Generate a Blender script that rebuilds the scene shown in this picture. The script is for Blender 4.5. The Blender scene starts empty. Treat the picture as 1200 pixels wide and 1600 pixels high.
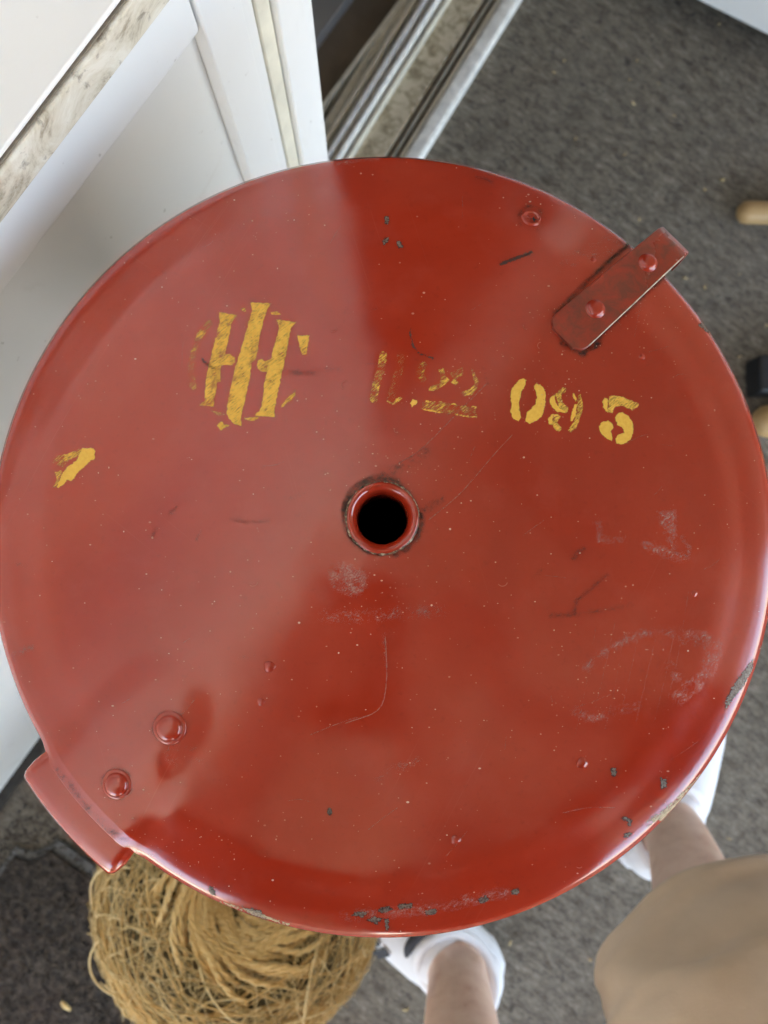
import bpy, math, random
import numpy as np
from mathutils import Vector, Matrix, Euler

random.seed(7)
rng = np.random.default_rng(7)
SC = bpy.context.scene
COL = SC.collection
rad = math.radians

# ------------------------------------------------------------------ camera, sky, exposure
H = 0.95                      # camera height above the carpet
cam_d = bpy.data.cameras.new("camera")
cam = bpy.data.objects.new("camera", cam_d)
COL.objects.link(cam)
SC.camera = cam
cam.location = (0, 0, H)
cam.rotation_euler = Euler((rad(2.53), rad(-1.1), 0), 'XYZ')
cam_d.sensor_fit = 'HORIZONTAL'
cam_d.sensor_width = 36.0
cam_d.lens = 36.0
cam_d.clip_start = 0.01
cam_d.clip_end = 400
cam_d.dof.use_dof = True
cam_d.dof.focus_distance = 0.268
cam_d.dof.aperture_fstop = 18.0
CAM = Matrix.Translation(cam.location) @ cam.rotation_euler.to_matrix().to_4x4()

world = bpy.data.worlds.new("World")
SC.world = world
world.use_nodes = True
wn = world.node_tree.nodes
wl = world.node_tree.links
wn.clear()
wo = wn.new("ShaderNodeOutputWorld")
wb = wn.new("ShaderNodeBackground")
sky = wn.new("ShaderNodeTexSky")
sky.sky_type = 'NISHITA'
sky.sun_disc = False
sky.sun_elevation = rad(50)
sky.sun_rotation = rad(305)     # the sun stands behind the house roof: the porch is in shade
sky.air_density = 1.0
sky.dust_density = 4.0
sky.ozone_density = 0.6
wb.inputs["Strength"].default_value = 0.15
wl.new(sky.outputs[0], wb.inputs["Color"])
wl.new(wb.outputs[0], wo.inputs["Surface"])

sun_d = bpy.data.lights.new("sun", 'SUN')
sun_d.energy = 4.0
sun_d.angle = rad(0.5)
sun_d.color = (1.0, 0.93, 0.82)
sun = bpy.data.objects.new("sun", sun_d)
COL.objects.link(sun)
_sd = Vector((-0.814 * math.cos(rad(50)), 0.581 * math.cos(rad(50)), math.sin(rad(50))))   # towards the sun
sun.rotation_euler = _sd.to_track_quat('Z', 'Y').to_euler()

SC.view_settings.view_transform = 'Standard'
SC.view_settings.look = 'None'
SC.view_settings.gamma = 1.0
SC.view_settings.exposure = 3.95
SC.view_settings.use_white_balance = True
SC.view_settings.white_balance_temperature = 7450
SC.view_settings.white_balance_tint = 10
SC.cycles.use_denoising = True
SC.cycles.max_bounces = 10
SC.cycles.diffuse_bounces = 6
SC.cycles.transparent_max_bounces = 24


# ------------------------------------------------------------------ helpers
def srgb(r, g, b):
    def f(c):
        c /= 255.0
        return c / 12.92 if c <= 0.04045 else ((c + 0.055) / 1.055) ** 2.4
    return (f(r), f(g), f(b), 1.0)


class NT:
    """small node-tree writer"""
    def __init__(self, name):
        self.m = bpy.data.materials.new(name)
        self.m.use_nodes = True
        self.n = self.m.node_tree.nodes
        self.l = self.m.node_tree.links
        self.n.clear()
        self.out = self.n.new("ShaderNodeOutputMaterial")

    def new(self, t, **kw):
        o = self.n.new(t)
        for k, v in kw.items():
            setattr(o, k, v)
        return o

    def link(self, a, b):
        self.l.new(a, b)

    def val(self, sock, v):
        if hasattr(v, 'is_linked') or isinstance(v, bpy.types.NodeSocket):
            self.l.new(v, sock)
        else:
            sock.default_value = v

    def coord(self, scale=(1, 1, 1), rot=(0, 0, 0), kind="Object", loc=(0, 0, 0)):
        t = self.new("ShaderNodeTexCoord")
        r = self.new("ShaderNodeMapping")
        r.inputs["Rotation"].default_value = rot
        r.inputs["Location"].default_value = loc
        m = self.new("ShaderNodeMapping")
        m.inputs["Scale"].default_value = scale
        self.link(t.outputs[kind], r.inputs["Vector"])
        self.link(r.outputs[0], m.inputs["Vector"])
        return m.outputs[0]

    def noise(self, vec, scale=5, detail=4, rough=0.55, dist=0.0):
        t = self.new("ShaderNodeTexNoise")
        t.inputs["Scale"].default_value = scale
        t.inputs["Detail"].default_value = detail
        t.inputs["Roughness"].default_value = rough
        t.inputs["Distortion"].default_value = dist
        self.link(vec, t.inputs["Vector"])
        return t.outputs["Fac"]

    def ramp(self, fac, stops):
        r = self.new("ShaderNodeValToRGB")
        while len(r.color_ramp.elements) < len(stops):
            r.color_ramp.elements.new(0.5)
        for e, (p, c) in zip(r.color_ramp.elements, stops):
            e.position = p
            e.color = c if len(c) == 4 else (*c, 1)
        self.link(fac, r.inputs[0])
        return r.outputs[0]

    def maprange(self, v, a, b, c=0.0, d=1.0, smooth=False):
        r = self.new("ShaderNodeMapRange")
        if smooth:
            r.interpolation_type = 'SMOOTHSTEP'
        self.val(r.inputs[0], v)
        self.val(r.inputs[1], a)
        self.val(r.inputs[2], b)
        self.val(r.inputs[3], c)
        self.val(r.inputs[4], d)
        return r.outputs[0]

    def math(self, op, a, b=0.0, c=None):
        r = self.new("ShaderNodeMath", operation=op)
        self.val(r.inputs[0], a)
        self.val(r.inputs[1], b)
        if c is not None:
            self.val(r.inputs[2], c)
        return r.outputs[0]

    def mix(self, fac, a, b, mode='MIX'):
        r = self.new("ShaderNodeMix", data_type='RGBA', blend_type=mode)
        self.val(r.inputs[0], fac)
        self.val(r.inputs[6], a)
        self.val(r.inputs[7], b)
        return r.outputs[2]

    def attr(self, name, out="Fac"):
        a = self.new("ShaderNodeAttribute", attribute_name=name)
        return a.outputs[out]

    def bump(self, h, strength=0.3, dist=0.001, normal=None):
        b = self.new("ShaderNodeBump")
        b.inputs["Strength"].default_value = strength
        b.inputs["Distance"].default_value = dist
        self.link(h, b.inputs["Height"])
        if normal is not None:
            self.link(normal, b.inputs["Normal"])
        return b.outputs[0]

    def bsdf(self, color, rough=0.5, normal=None, metallic=0.0, spec=0.5, sheen=0.0, coat=0.0, coat_rough=0.1, sss=0.0, ior=None):
        p = self.new("ShaderNodeBsdfPrincipled")
        self.val(p.inputs["Base Color"], color)
        self.val(p.inputs["Roughness"], rough)
        self.val(p.inputs["Metallic"], metallic)
        p.inputs["Specular IOR Level"].default_value = spec
        if ior:
            p.inputs["IOR"].default_value = ior
        if sheen:
            p.inputs["Sheen Weight"].default_value = sheen
        if coat:
            p.inputs["Coat Weight"].default_value = coat
            p.inputs["Coat Roughness"].default_value = coat_rough
        if sss:
            p.inputs["Subsurface Weight"].default_value = sss
            p.inputs["Subsurface Radius"].default_value = (0.012, 0.005, 0.003)
        if normal is not None:
            self.link(normal, p.inputs["Normal"])
        return p.outputs[0]

    def done(self, shader, alpha=None):
        if alpha is not None:
            tr = self.new("ShaderNodeBsdfTransparent")
            mx = self.new("ShaderNodeMixShader")
            self.link(alpha, mx.inputs[0])
            self.link(tr.outputs[0], mx.inputs[1])
            self.link(shader, mx.inputs[2])
            shader = mx.outputs[0]
        self.link(shader, self.out.inputs["Surface"])
        return self.m


class MB:
    """mesh builder: collects verts / faces, builds ONE mesh object"""
    def __init__(self):
        self.v = []
        self.f = []
        self.t = []

    def add(self, verts, faces, tint=0.5):
        o = len(self.v)
        self.v.extend([tuple(p) for p in verts])
        self.f.extend([tuple(i + o for i in f) for f in faces])
        self.t.extend([tint] * len(verts))

    def box(self, p0, p1, frame=None, tint=0.5):
        x0, y0, z0 = p0
        x1, y1, z1 = p1
        v = [(x0, y0, z0), (x1, y0, z0), (x1, y1, z0), (x0, y1, z0), (x0, y0, z1), (x1, y0, z1), (x1, y1, z1), (x0, y1, z1)]
        if frame:
            v = [frame(*p) for p in v]
        self.add(v, [(0, 3, 2, 1), (4, 5, 6, 7), (0, 1, 5, 4), (1, 2, 6, 5), (2, 3, 7, 6), (3, 0, 4, 7)], tint)

    def tube(self, pts, radii, sides=6, closed=False, tint=0.5, cap=True, flat=None):
        P = np.asarray(pts, float)
        n = len(P)
        R = np.full(n, radii, float) if np.isscalar(radii) else np.asarray(radii, float)
        if closed:
            T = np.roll(P, -1, 0) - np.roll(P, 1, 0)
        else:
            T = np.gradient(P, axis=0)
        T /= np.linalg.norm(T, axis=1)[:, None] + 1e-12
        up = np.array([0, 0, 1.0]) if abs(T[0][2]) < 0.9 else np.array([1.0, 0, 0])
        N = np.zeros_like(P)
        cur = up - T[0] * (up @ T[0])
        cur /= np.linalg.norm(cur)
        for i in range(n):
            cur = cur - T[i] * (cur @ T[i])
            cur /= np.linalg.norm(cur) + 1e-12
            N[i] = cur
        B = np.cross(T, N)
        a = np.linspace(0, 2 * math.pi, sides, endpoint=False)
        fl = 1.0 if flat is None else flat
        V = (P[:, None, :] + R[:, None, None] * (np.cos(a)[None, :, None] * N[:, None, :] * fl + np.sin(a)[None, :, None] * B[:, None, :])).reshape(-1, 3)
        F = []
        m = n if closed else n - 1
        for i in range(m):
            j = (i + 1) % n
            for k in range(sides):
                l = (k + 1) % sides
                F.append((i * sides + k, i * sides + l, j * sides + l, j * sides + k))
        if cap and not closed:
            F.append(tuple(range(sides))[::-1])
            F.append(tuple((n - 1) * sides + k for k in range(sides)))
        self.add(V, F, tint)

    def loft(self, rings, cap=True, closed_u=True, tint=0.5):
        n = len(rings)
        m = len(rings[0])
        V = [tuple(p) for r in rings for p in r]
        F = []
        for i in range(n - 1):
            for k in range(m if closed_u else m - 1):
                l = (k + 1) % m
                F.append((i * m + k, i * m + l, (i + 1) * m + l, (i + 1) * m + k))
        if cap:
            F.append(tuple(range(m))[::-1])
            F.append(tuple((n - 1) * m + k for k in range(m)))
        self.add(V, F, tint)

    def ellipsoid(self, c, r, seg=16, rings=10):
        V = []
        F = []
        c = np.array(c, float)
        rr = []
        for i in range(1, rings):
            th = math.pi * i / rings
            rr.append([c + np.array([r[0] * math.sin(th) * math.cos(2 * math.pi * k / seg), r[1] * math.sin(th) * math.sin(2 * math.pi * k / seg), r[2] * math.cos(th)]) for k in range(seg)])
        rr = [[c + np.array([1e-4 * math.cos(2 * math.pi * k / seg), 1e-4 * math.sin(2 * math.pi * k / seg), r[2]]) for k in range(seg)]] + rr + \
             [[c + np.array([1e-4 * math.cos(2 * math.pi * k / seg), 1e-4 * math.sin(2 * math.pi * k / seg), -r[2]]) for k in range(seg)]]
        self.loft(rr)

    def build(self, name, mat, parent=None, smooth=True, bevel=0.0, tint=False, matrix=None):
        me = bpy.data.meshes.new(name)
        me.from_pydata(self.v, [], self.f)
        me.update()
        if smooth:
            me.polygons.foreach_set("use_smooth", [True] * len(me.polygons))
        if tint:
            a = me.attributes.new("tint", 'FLOAT', 'POINT')
            a.data.foreach_set("value", self.t)
        if mat:
            me.materials.append(mat)
        o = bpy.data.objects.new(name, me)
        COL.objects.link(o)
        if parent:
            o.parent = parent
        if matrix is not None:
            o.matrix_local = matrix
        if bevel:
            b = o.modifiers.new("bevel", 'BEVEL')
            b.width = bevel
            b.segments = 3
            b.limit_method = 'ANGLE'
            b.angle_limit = rad(40)
            if smooth:
                w = o.modifiers.new("wn", 'WEIGHTED_NORMAL')
                w.keep_sharp = True
        return o


def empty(name, loc=(0, 0, 0)):
    o = bpy.data.objects.new(name, None)
    o.location = loc
    o.empty_display_size = 0.05
    COL.objects.link(o)
    return o


def tag(o, label, cat, group=None):
    o["label"] = label
    o["category"] = cat
    if group:
        o["group"] = group
    return o


def kind(o, k):
    o["kind"] = k
    return o


def smooth_path(pts, n):
    """Catmull-Rom through control points"""
    P = np.asarray(pts, float)
    P = np.vstack([2 * P[0] - P[1], P, 2 * P[-1] - P[-2]])
    out = []
    m = len(P) - 3
    for u in np.linspace(0, m - 1e-6, n):
        i = int(u)
        t = u - i
        p0, p1, p2, p3 = P[i:i + 4]
        out.append(0.5 * ((2 * p1) + (-p0 + p2) * t + (2 * p0 - 5 * p1 + 4 * p2 - p3) * t * t + (-p0 + 3 * p1 - 3 * p2 + p3) * t ** 3))
    return np.array(out)


def sstep(a, b, x):
    t = np.clip((x - a) / (b - a), 0, 1)
    return t * t * (3 - 2 * t)


# wall-aligned axes: s runs along the house wall, x away from it (the porch side is +x)
AX = np.array([0.581, 0.814, 0.0])
AX /= np.linalg.norm(AX)
NX = np.array([AX[1], -AX[0], 0.0])


def W(s, x, z):
    p = AX * s + NX * x
    return (p[0], p[1], z)


def wbox(s0, s1, x0, x1, z0, z1, name, mat, parent=None, bevel=0.0):
    mb = MB()
    # order so that faces point outwards in the (s, x) frame, which is left-handed
    mb.box((x0, s0, z0), (x1, s1, z1), lambda x, s, z: W(s, x, z))
    return mb.build(name, mat, parent, smooth=bool(bevel), bevel=bevel)


# ------------------------------------------------------------------ materials
def mat_red(name, rough=0.14, worn=False):
    t = NT(name)
    c = t.coord()
    n1 = t.noise(c, 9, 5, 0.6, 0.4)
    n2 = t.noise(c, 60, 4, 0.6)
    n3 = t.noise(c, 420, 3, 0.6)
    base = t.ramp(n1, [(0.28, (0.335, 0.0225, 0.0085)), (0.50, (0.400, 0.0315, 0.0120)), (0.74, (0.455, 0.0500, 0.0220))])
    base = t.mix(t.maprange(n2, 0.52, 0.75, 0.0, 0.28), base, (0.47, 0.066, 0.038, 1))
    base = t.mix(t.maprange(n3, 0.60, 0.74, 0.0, 0.22), base, (0.20, 0.020, 0.011, 1))
    # rubbed hairlines in the paint
    for sc_, an_ in (((5, 1500, 5), 38), ((6, 1300, 6), -62), ((7, 1700, 7), 74)):
        hl = t.noise(t.coord(sc_, (0, 0, rad(an_))), 1, 3, 0.6, 0.15)
        mk = t.noise(t.coord((11, 11, 11), (0, 0, rad(an_)), loc=(an_ * 0.1, 0, 0)), 1, 3, 0.6)
        base = t.mix(t.math('MULTIPLY', t.maprange(hl, 0.66, 0.74), t.maprange(mk, 0.5, 0.68, 0, 0.38)), base, (0.56, 0.15, 0.10, 1))
    if worn:
        n4 = t.noise(c, 160, 5, 0.7, 0.6)
        base = t.mix(t.maprange(n4, 0.36, 0.64, 0.15, 0.85), base, (0.135, 0.036, 0.022, 1))
    # wiped-dust film: uneven gloss in long soft strokes
    st = t.noise(t.coord((16, 40, 16), (0, 0, rad(52))), 1, 5, 0.6, 0.8)
    r = t.maprange(st, 0.35, 0.75, rough - 0.03, rough + 0.07)
    r = t.math('ADD', r, t.maprange(n2, 0.5, 0.8, 0.0, 0.05))
    orange_peel = t.noise(c, 700, 2, 0.5)
    wav = t.noise(c, 55, 2, 0.5)
    b = t.bump(orange_peel, 0.05, 0.0004)
    b = t.bump(wav, 0.10, 0.0006, b)
    return t.done(t.bsdf(base, r, b, spec=0.5, ior=1.70))


M_RED = mat_red("red_enamel")
M_RED_WORN = mat_red("worn_red_enamel", 0.30, True)


def mat_decal(name, c1, c2, rough=0.5, rag=4.0, streak=(430, 2600), ang=-38, edge=(-0.6, 0.9), wob=0.06, metallic=0.0, opacity=1.0, nscale=900, bumpy=0.0):
    t = NT(name)
    c = t.coord()
    sd = t.attr("sd")
    wear = t.attr("wear")
    n1 = t.noise(c, nscale, 3, 0.6)
    a = t.math('ADD', sd, t.math('MULTIPLY', t.math('SUBTRACT', n1, 0.5), rag * 2))
    a = t.maprange(a, edge[0], edge[1], 0, 1, True)
    st = t.noise(t.coord((streak[0], streak[1], 300), (0, 0, rad(ang))), 1, 5, 0.68, 0.25)
    bl = t.noise(c, 230, 3, 0.6)
    st = t.math('ADD', t.math('MULTIPLY', st, 0.58), t.math('MULTIPLY', bl, 0.42))
    lo = t.math('SUBTRACT', wear, wob)
    hi = t.math('ADD', wear, wob)
    w = t.maprange(st, lo, hi, 0, 1, True)
    al = t.math('MULTIPLY', t.math('MULTIPLY', a, w), opacity)
    col = t.mix(t.maprange(n1, 0.35, 0.7), c1, c2)
    nm = t.bump(al, 0.6, bumpy) if bumpy else None
    return t.done(t.bsdf(col, rough, nm, metallic=metallic), al)


M_YELLOW = mat_decal("yellow_stencil_paint", (0.92, 0.57, 0.095, 1), (0.84, 0.46, 0.06, 1), 0.6, 2.8, wob=0.12, bumpy=0.00012)
M_CHIP = mat_decal("bare_grey_steel", (0.085, 0.045, 0.030, 1), (0.25, 0.195, 0.145, 1), 0.55, 5.5, metallic=0.1, edge=(-0.3, 0.6), nscale=1300)
M_CHIPEDGE = mat_decal("dark_chip_edge", (0.045, 0.018, 0.012, 1), (0.09, 0.03, 0.02, 1), 0.6, 5.5, edge=(-0.6, 0.8), nscale=1300)
M_GRIME = mat_decal("dark_grime", (0.020, 0.014, 0.008, 1), (0.05, 0.032, 0.016, 1), 0.75, 3.2, streak=(700, 700), edge=(-2.5, 6.0), wob=0.13, opacity=0.85)
M_SCUFF = mat_decal("pale_scuff", (0.66, 0.30, 0.25, 1), (0.56, 0.22, 0.18, 1), 0.7, 9.0, streak=(1100, 2200), edge=(-1, 9), wob=0.10, opacity=0.6, nscale=900)
M_DARKSCUFF = mat_decal("dark_scuff", (0.045, 0.018, 0.014, 1), (0.10, 0.028, 0.02, 1), 0.6, 7.0, streak=(900, 1800), edge=(-2, 7), wob=0.10, opacity=0.62, nscale=1300)
M_CREAM = mat_decal("worn_rim_primer", (0.55, 0.42, 0.25, 1), (0.25, 0.18, 0.10, 1), 0.6, 5.0, streak=(900, 900), edge=(-1, 2), wob=0.05)
M_SCRATCH = mat_decal("fine_scratch", (0.62, 0.24, 0.17, 1), (0.55, 0.19, 0.13, 1), 0.6, 1.0, edge=(-0.4, 0.6), wob=0.1, opacity=0.6)


def mat_plain(name, col, rough=0.5, nscale=40, var=0.12, bump=0.0, bd=0.001, spec=0.5, sheen=0.0, metallic=0.0):
    t = NT(name)
    c = t.coord()
    n = t.noise(c, nscale, 5, 0.6)
    lo = tuple(x * (1 - var) for x in col[:3]) + (1,)
    hi = tuple(min(1, x * (1 + var)) for x in col[:3]) + (1,)
    cc = t.ramp(n, [(0.3, lo), (0.7, hi)])
    b = t.bump(t.noise(c, nscale * 6, 3), bump, bd) if bump else None
    return t.done(t.bsdf(cc, rough, b, spec=spec, sheen=sheen, metallic=metallic))


def mat_white_paint(name, col=(0.78, 0.78, 0.76), dirt=0.5, rough=0.42):
    t = NT(name)
    c = t.coord()
    n = t.noise(c, 6, 5, 0.6)
    base = t.ramp(n, [(0.3, tuple(x * 0.95 for x in col)), (0.7, col)])
    d = t.noise(t.coord((22, 22, 9)), 1, 7, 0.7, 0.6)
    base = t.mix(t.maprange(d, 0.60, 0.78, 0, 0.35 * dirt), base, (0.42, 0.37, 0.29, 1))
    sp = t.noise(c, 130, 3, 0.5)
    base = t.mix(t.maprange(sp, 0.71, 0.76, 0, 0.5 * dirt), base, (0.20, 0.17, 0.13, 1))
    b = t.bump(t.noise(c, 90, 4), 0.12, 0.001)
    return t.done(t.bsdf(base, rough, b))


M_WHITE = mat_white_paint("white_wall_paint", (0.79, 0.79, 0.77), 0.8)
M_TRIM = mat_white_paint("white_trim_paint", (0.86, 0.86, 0.85), 0.6)


def mat_weathered():
    t = NT("weathered_cream_edge")
    c = t.coord()
    n = t.noise(c, 38, 7, 0.7, 0.8)
    base = t.ramp(n, [(0.34, (0.30, 0.25, 0.18)), (0.45, (0.62, 0.57, 0.47)), (0.58, (0.74, 0.71, 0.63))])
    d = t.noise(c, 150, 4, 0.6, 0.4)
    base = t.mix(t.maprange(d, 0.62, 0.72, 0, 0.7), base, (0.16, 0.13, 0.10, 1))
    return t.done(t.bsdf(base, 0.75, t.bump(n, 0.5, 0.002)))


M_CREAMTRIM = mat_weathered()
M_ALU = mat_plain("pale_aluminium", (0.74, 0.72, 0.67, 1), 0.6, 70, 0.22)
M_ALUDIRTY = mat_plain("dull_track_metal", (0.50, 0.48, 0.40, 1), 0.55, 50, 0.25)
M_CREAMPVC = mat_plain("cream_vinyl", (0.76, 0.72, 0.60, 1), 0.5, 40, 0.12)
M_CHANNEL = mat_plain("brown_track_groove", (0.20, 0.17, 0.13, 1), 0.7, 80, 0.3)


def mat_dirty_tread():
    t = NT("speckled_cream_tread")
    c = t.coord()
    n = t.noise(c, 75, 5, 0.65, 0.5)
    base = t.ramp(n, [(0.30, (0.17, 0.13, 0.08)), (0.44, (0.38, 0.31, 0.20)), (0.55, (0.58, 0.50, 0.36))])
    return t.done(t.bsdf(base, 0.7, t.bump(n, 0.3, 0.001)))


M_TREAD = mat_dirty_tread()


def mat_carpet():
    t = NT("woven_grey_carpet")
    c = t.coord()
    ang = math.atan2(NX[1], NX[0])
    # stretched in the weave direction
    v = t.coord((1, 2.6, 1), (0, 0, -ang))
    n1 = t.noise(v, 42, 6, 0.72, 0.35)
    n2 = t.noise(v, 150, 4, 0.65)
    n3 = t.noise(c, 4, 4, 0.6)
    n4 = t.noise(c, 420, 2, 0.6)
    m = t.math('ADD', t.math('MULTIPLY', n1, 0.6), t.math('MULTIPLY', n2, 0.4))
    base = t.ramp(m, [(0.37, (0.066, 0.053, 0.037)), (0.46, (0.132, 0.109, 0.081)), (0.53, (0.198, 0.168, 0.129)), (0.63, (0.320, 0.280, 0.225))])
    base = t.mix(t.maprange(n3, 0.42, 0.7, 0, 0.4), base, (0.150, 0.132, 0.105, 1))
    sp = t.noise(c, 62, 3, 0.5, 0.2)
    base = t.mix(t.maprange(sp, 0.62, 0.72, 0, 0.8), base, (0.045, 0.040, 0.034, 1))
    base = t.mix(t.maprange(n4, 0.58, 0.75, 0, 0.5), base, (0.24, 0.235, 0.22, 1))
    h = t.math('ADD', t.math('MULTIPLY', n1, 0.6), t.math('MULTIPLY', n4, 0.6))
    return t.done(t.bsdf(base, 0.95, t.bump(h, 0.9, 0.004), spec=0.15, sheen=0.1))


def mat_mat():
    t = NT("brown_mat_pile")
    c = t.coord()
    n1 = t.noise(c, 150, 5, 0.7)
    n2 = t.noise(c, 420, 3, 0.6)
    n3 = t.noise(c, 9, 4, 0.6)
    base = t.ramp(n1, [(0.32, (0.018, 0.014, 0.010)), (0.52, (0.060, 0.045, 0.034)), (0.68, (0.135, 0.105, 0.080))])
    base = t.mix(t.maprange(n2, 0.62, 0.75, 0, 0.6), base, (0.24, 0.20, 0.15, 1))
    base = t.mix(t.maprange(n3, 0.45, 0.7, 0, 0.45), base, (0.075, 0.040, 0.030, 1))
    return t.done(t.bsdf(base, 0.95, t.bump(n1, 1.0, 0.006), spec=0.1, sheen=0.1))


M_CARPET = mat_carpet()
M_MAT = mat_mat()
M_MATEDGE = mat_plain("grey_rubber_border", (0.17, 0.165, 0.155, 1), 0.8, 60, 0.3, 0.5, 0.002)
M_DARKGAP = mat_plain("dark_joint", (0.035, 0.030, 0.024, 1), 0.9, 90, 0.5)
M_INT = mat_plain("dark_brown_boards", (0.10, 0.078, 0.058, 1), 0.5, 12, 0.25)
M_INTWALL = mat_plain("dim_room_wall", (0.14, 0.13, 0.12, 1), 0.8, 8, 0.1)
M_CEIL = mat_plain("porch_ceiling_paint", (0.30, 0.265, 0.21, 1), 0.7, 5, 0.08)
M_GROUND = mat_plain("pale_concrete_yard", (0.33, 0.32, 0.30, 1), 0.9, 2, 0.25)
M_CAN = mat_plain("hole_black", (0.012, 0.011, 0.010, 1), 0.8, 30, 0.3)  # near-black colour stands in for the shade inside the holes
M_WOOD = None


def mat_wood():
    t = NT("light_tan_wood")
    v = t.coord((6, 60, 60))
    n = t.noise(v, 1, 5, 0.6, 0.5)
    base = t.ramp(n, [(0.3, (0.34, 0.20, 0.080)), (0.7, (0.52, 0.33, 0.145))])
    return t.done(t.bsdf(base, 0.5))


M_WOOD = mat_wood()
M_BLACK = mat_plain("black_rubber", (0.012, 0.012, 0.013, 1), 0.6, 50, 0.3)


def mat_twine(name, a, b, c_):
    t = NT(name)
    c = t.coord()
    n = t.noise(c, 260, 4, 0.7)
    m = t.math('ADD', t.math('MULTIPLY', n, 0.6), t.math('MULTIPLY', t.attr("tint"), 0.4))
    base = t.ramp(m, [(0.28, a), (0.5, b), (0.72, c_)])
    return t.done(t.bsdf(base, 0.8, t.bump(t.noise(c, 900, 3), 0.6, 0.001), spec=0.2, sheen=0.2))


M_TWINE = mat_twine("sisal_twine", (0.44, 0.26, 0.085), (0.70, 0.45, 0.17), (0.82, 0.59, 0.27))
M_FIBRE = mat_twine("sisal_fibre", (0.40, 0.27, 0.10), (0.66, 0.46, 0.185), (0.84, 0.65, 0.34))
M_TCORE = mat_twine("gap_shade_core", (0.045, 0.031, 0.011), (0.095, 0.066, 0.023), (0.19, 0.13, 0.05))  # darkened sisal: shade of the gaps put into the colour


def mat_skin():
    t = NT("skin")
    c = t.coord()
    n = t.noise(c, 34, 6, 0.68, 0.4)
    base = t.ramp(n, [(0.32, (0.64, 0.38, 0.28)), (0.42, (0.74, 0.50, 0.39)), (0.7, (0.84, 0.62, 0.50))])
    # fine dark leg hair
    h = t.noise(t.coord((900, 900, 160)), 1, 2, 0.5)
    base = t.mix(t.maprange(h, 0.66, 0.74, 0, 0.35), base, (0.15, 0.08, 0.05, 1))
    return t.done(t.bsdf(base, 0.5, t.bump(t.noise(c, 350, 4), 0.2, 0.001), sss=0.08))


M_SKIN = mat_skin()


def mat_khaki():
    t = NT("khaki_cotton")
    c = t.coord()
    n = t.noise(c, 14, 4, 0.6)
    base = t.ramp(n, [(0.3, (0.53, 0.385, 0.265)), (0.7, (0.63, 0.47, 0.335))])
    w = t.noise(t.coord((1400, 500, 900)), 1, 3, 0.6)
    return t.done(t.bsdf(base, 0.9, t.bump(w, 0.4, 0.0006), spec=0.2, sheen=0.25))


M_KHAKI = mat_khaki()
M_SHOE = mat_plain("white_canvas_shoe", (0.80, 0.80, 0.82, 1), 0.65, 25, 0.04, 0.2, 0.0006)
M_SOLE = mat_plain("white_rubber_sole", (0.74, 0.74, 0.74, 1), 0.6, 25, 0.06)
M_SHOEDARK = mat_plain("dark_shoe_patch", (0.035, 0.037, 0.045, 1), 0.7, 25, 0.1)
M_SHIRT = mat_plain("dark_navy_shirt", (0.020, 0.022, 0.030, 1), 0.9, 25, 0.2, sheen=0.2)
M_HAIR = mat_plain("dark_brown_hair", (0.030, 0.020, 0.013, 1), 0.6, 80, 0.3)
M_PHONE = mat_plain("black_phone_glass", (0.012, 0.012, 0.014, 1), 0.15, 10, 0.1)

# ------------------------------------------------------------------ the setting
mb = MB()
mb.add([(-60, -60, -0.13), (60, -60, -0.13), (60, 60, -0.13), (-60, 60, -0.13)], [(0, 1, 2, 3)])
kind(mb.build("added_yard_ground", M_GROUND, smooth=False), "structure")  # unseen ground, added to bounce light into the porch

mb = MB()
mb.box((-0.2117, -2.2, -0.10), (2.6, 2.05, 0.0), lambda x, s, z: W(s, x - (0.075 * max(0.0, s - 0.22) if x < 0 else 0), z))
kind(mb.build("carpet_floor", M_CARPET, smooth=False), "structure")

# indoor floor seen through the open door
mb = MB()
mb.box((-2.4, 0.12, -0.10), (-0.345, 1.60, -0.012), lambda x, s, z: W(s, x, z))
intf = kind(mb.build("room_floor", M_INT, smooth=False), "structure")
mb = MB()
mb.box((-2.4, 0.20, -0.011), (-0.345, 1.55, 0.004), lambda x, s, z: W(s, x, z))
mb = MB()
for (x0, x1, z0, z1) in [(-0.372, -0.367, -0.012, 0.006)]:
    mb.box((x0, 0.20, z0), (x1, 1.55, z1), lambda x, s, z: W(s, x, z))
mb.build("metal_strip", M_ALUDIRTY, intf, smooth=False)
mb = MB()
mb.box((-0.46, 0.20, -0.012), (-0.425, 1.55, 0.010), lambda x, s, z: W(s, x, z))
mb.build("floor_batten", M_INTWALL, intf, smooth=False)
mb = MB()
for b in [(-2.5, 0.12, -0.1, -2.4, 1.6, 2.4), (-2.4, 1.6, -0.1, -0.30, 1.7, 2.4), (-2.4, 0.02, -0.1, -0.36, 0.12, 2.4), (-2.4, 0.12, 2.3, -0.36, 1.6, 2.4)]:
    mb.box((b[0], b[1], b[2]), (b[3], b[4], b[5]), lambda x, s, z: W(s, x, z))
kind(mb.build("room_walls", M_INTWALL, smooth=False), "structure")

# house wall on the window side of the door
wall = empty("house_wall", W(-0.8, -0.25, 0))
tag(wall, "white painted house wall with cream-edged window sill beside the red lid", "wall")
INV = Matrix.Translation(wall.location).inverted()


def under(o, parent_empty):
    o.parent = parent_empty
    o.matrix_parent_inverse = Matrix.Translation(parent_empty.location).inverted()
    return o


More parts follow.
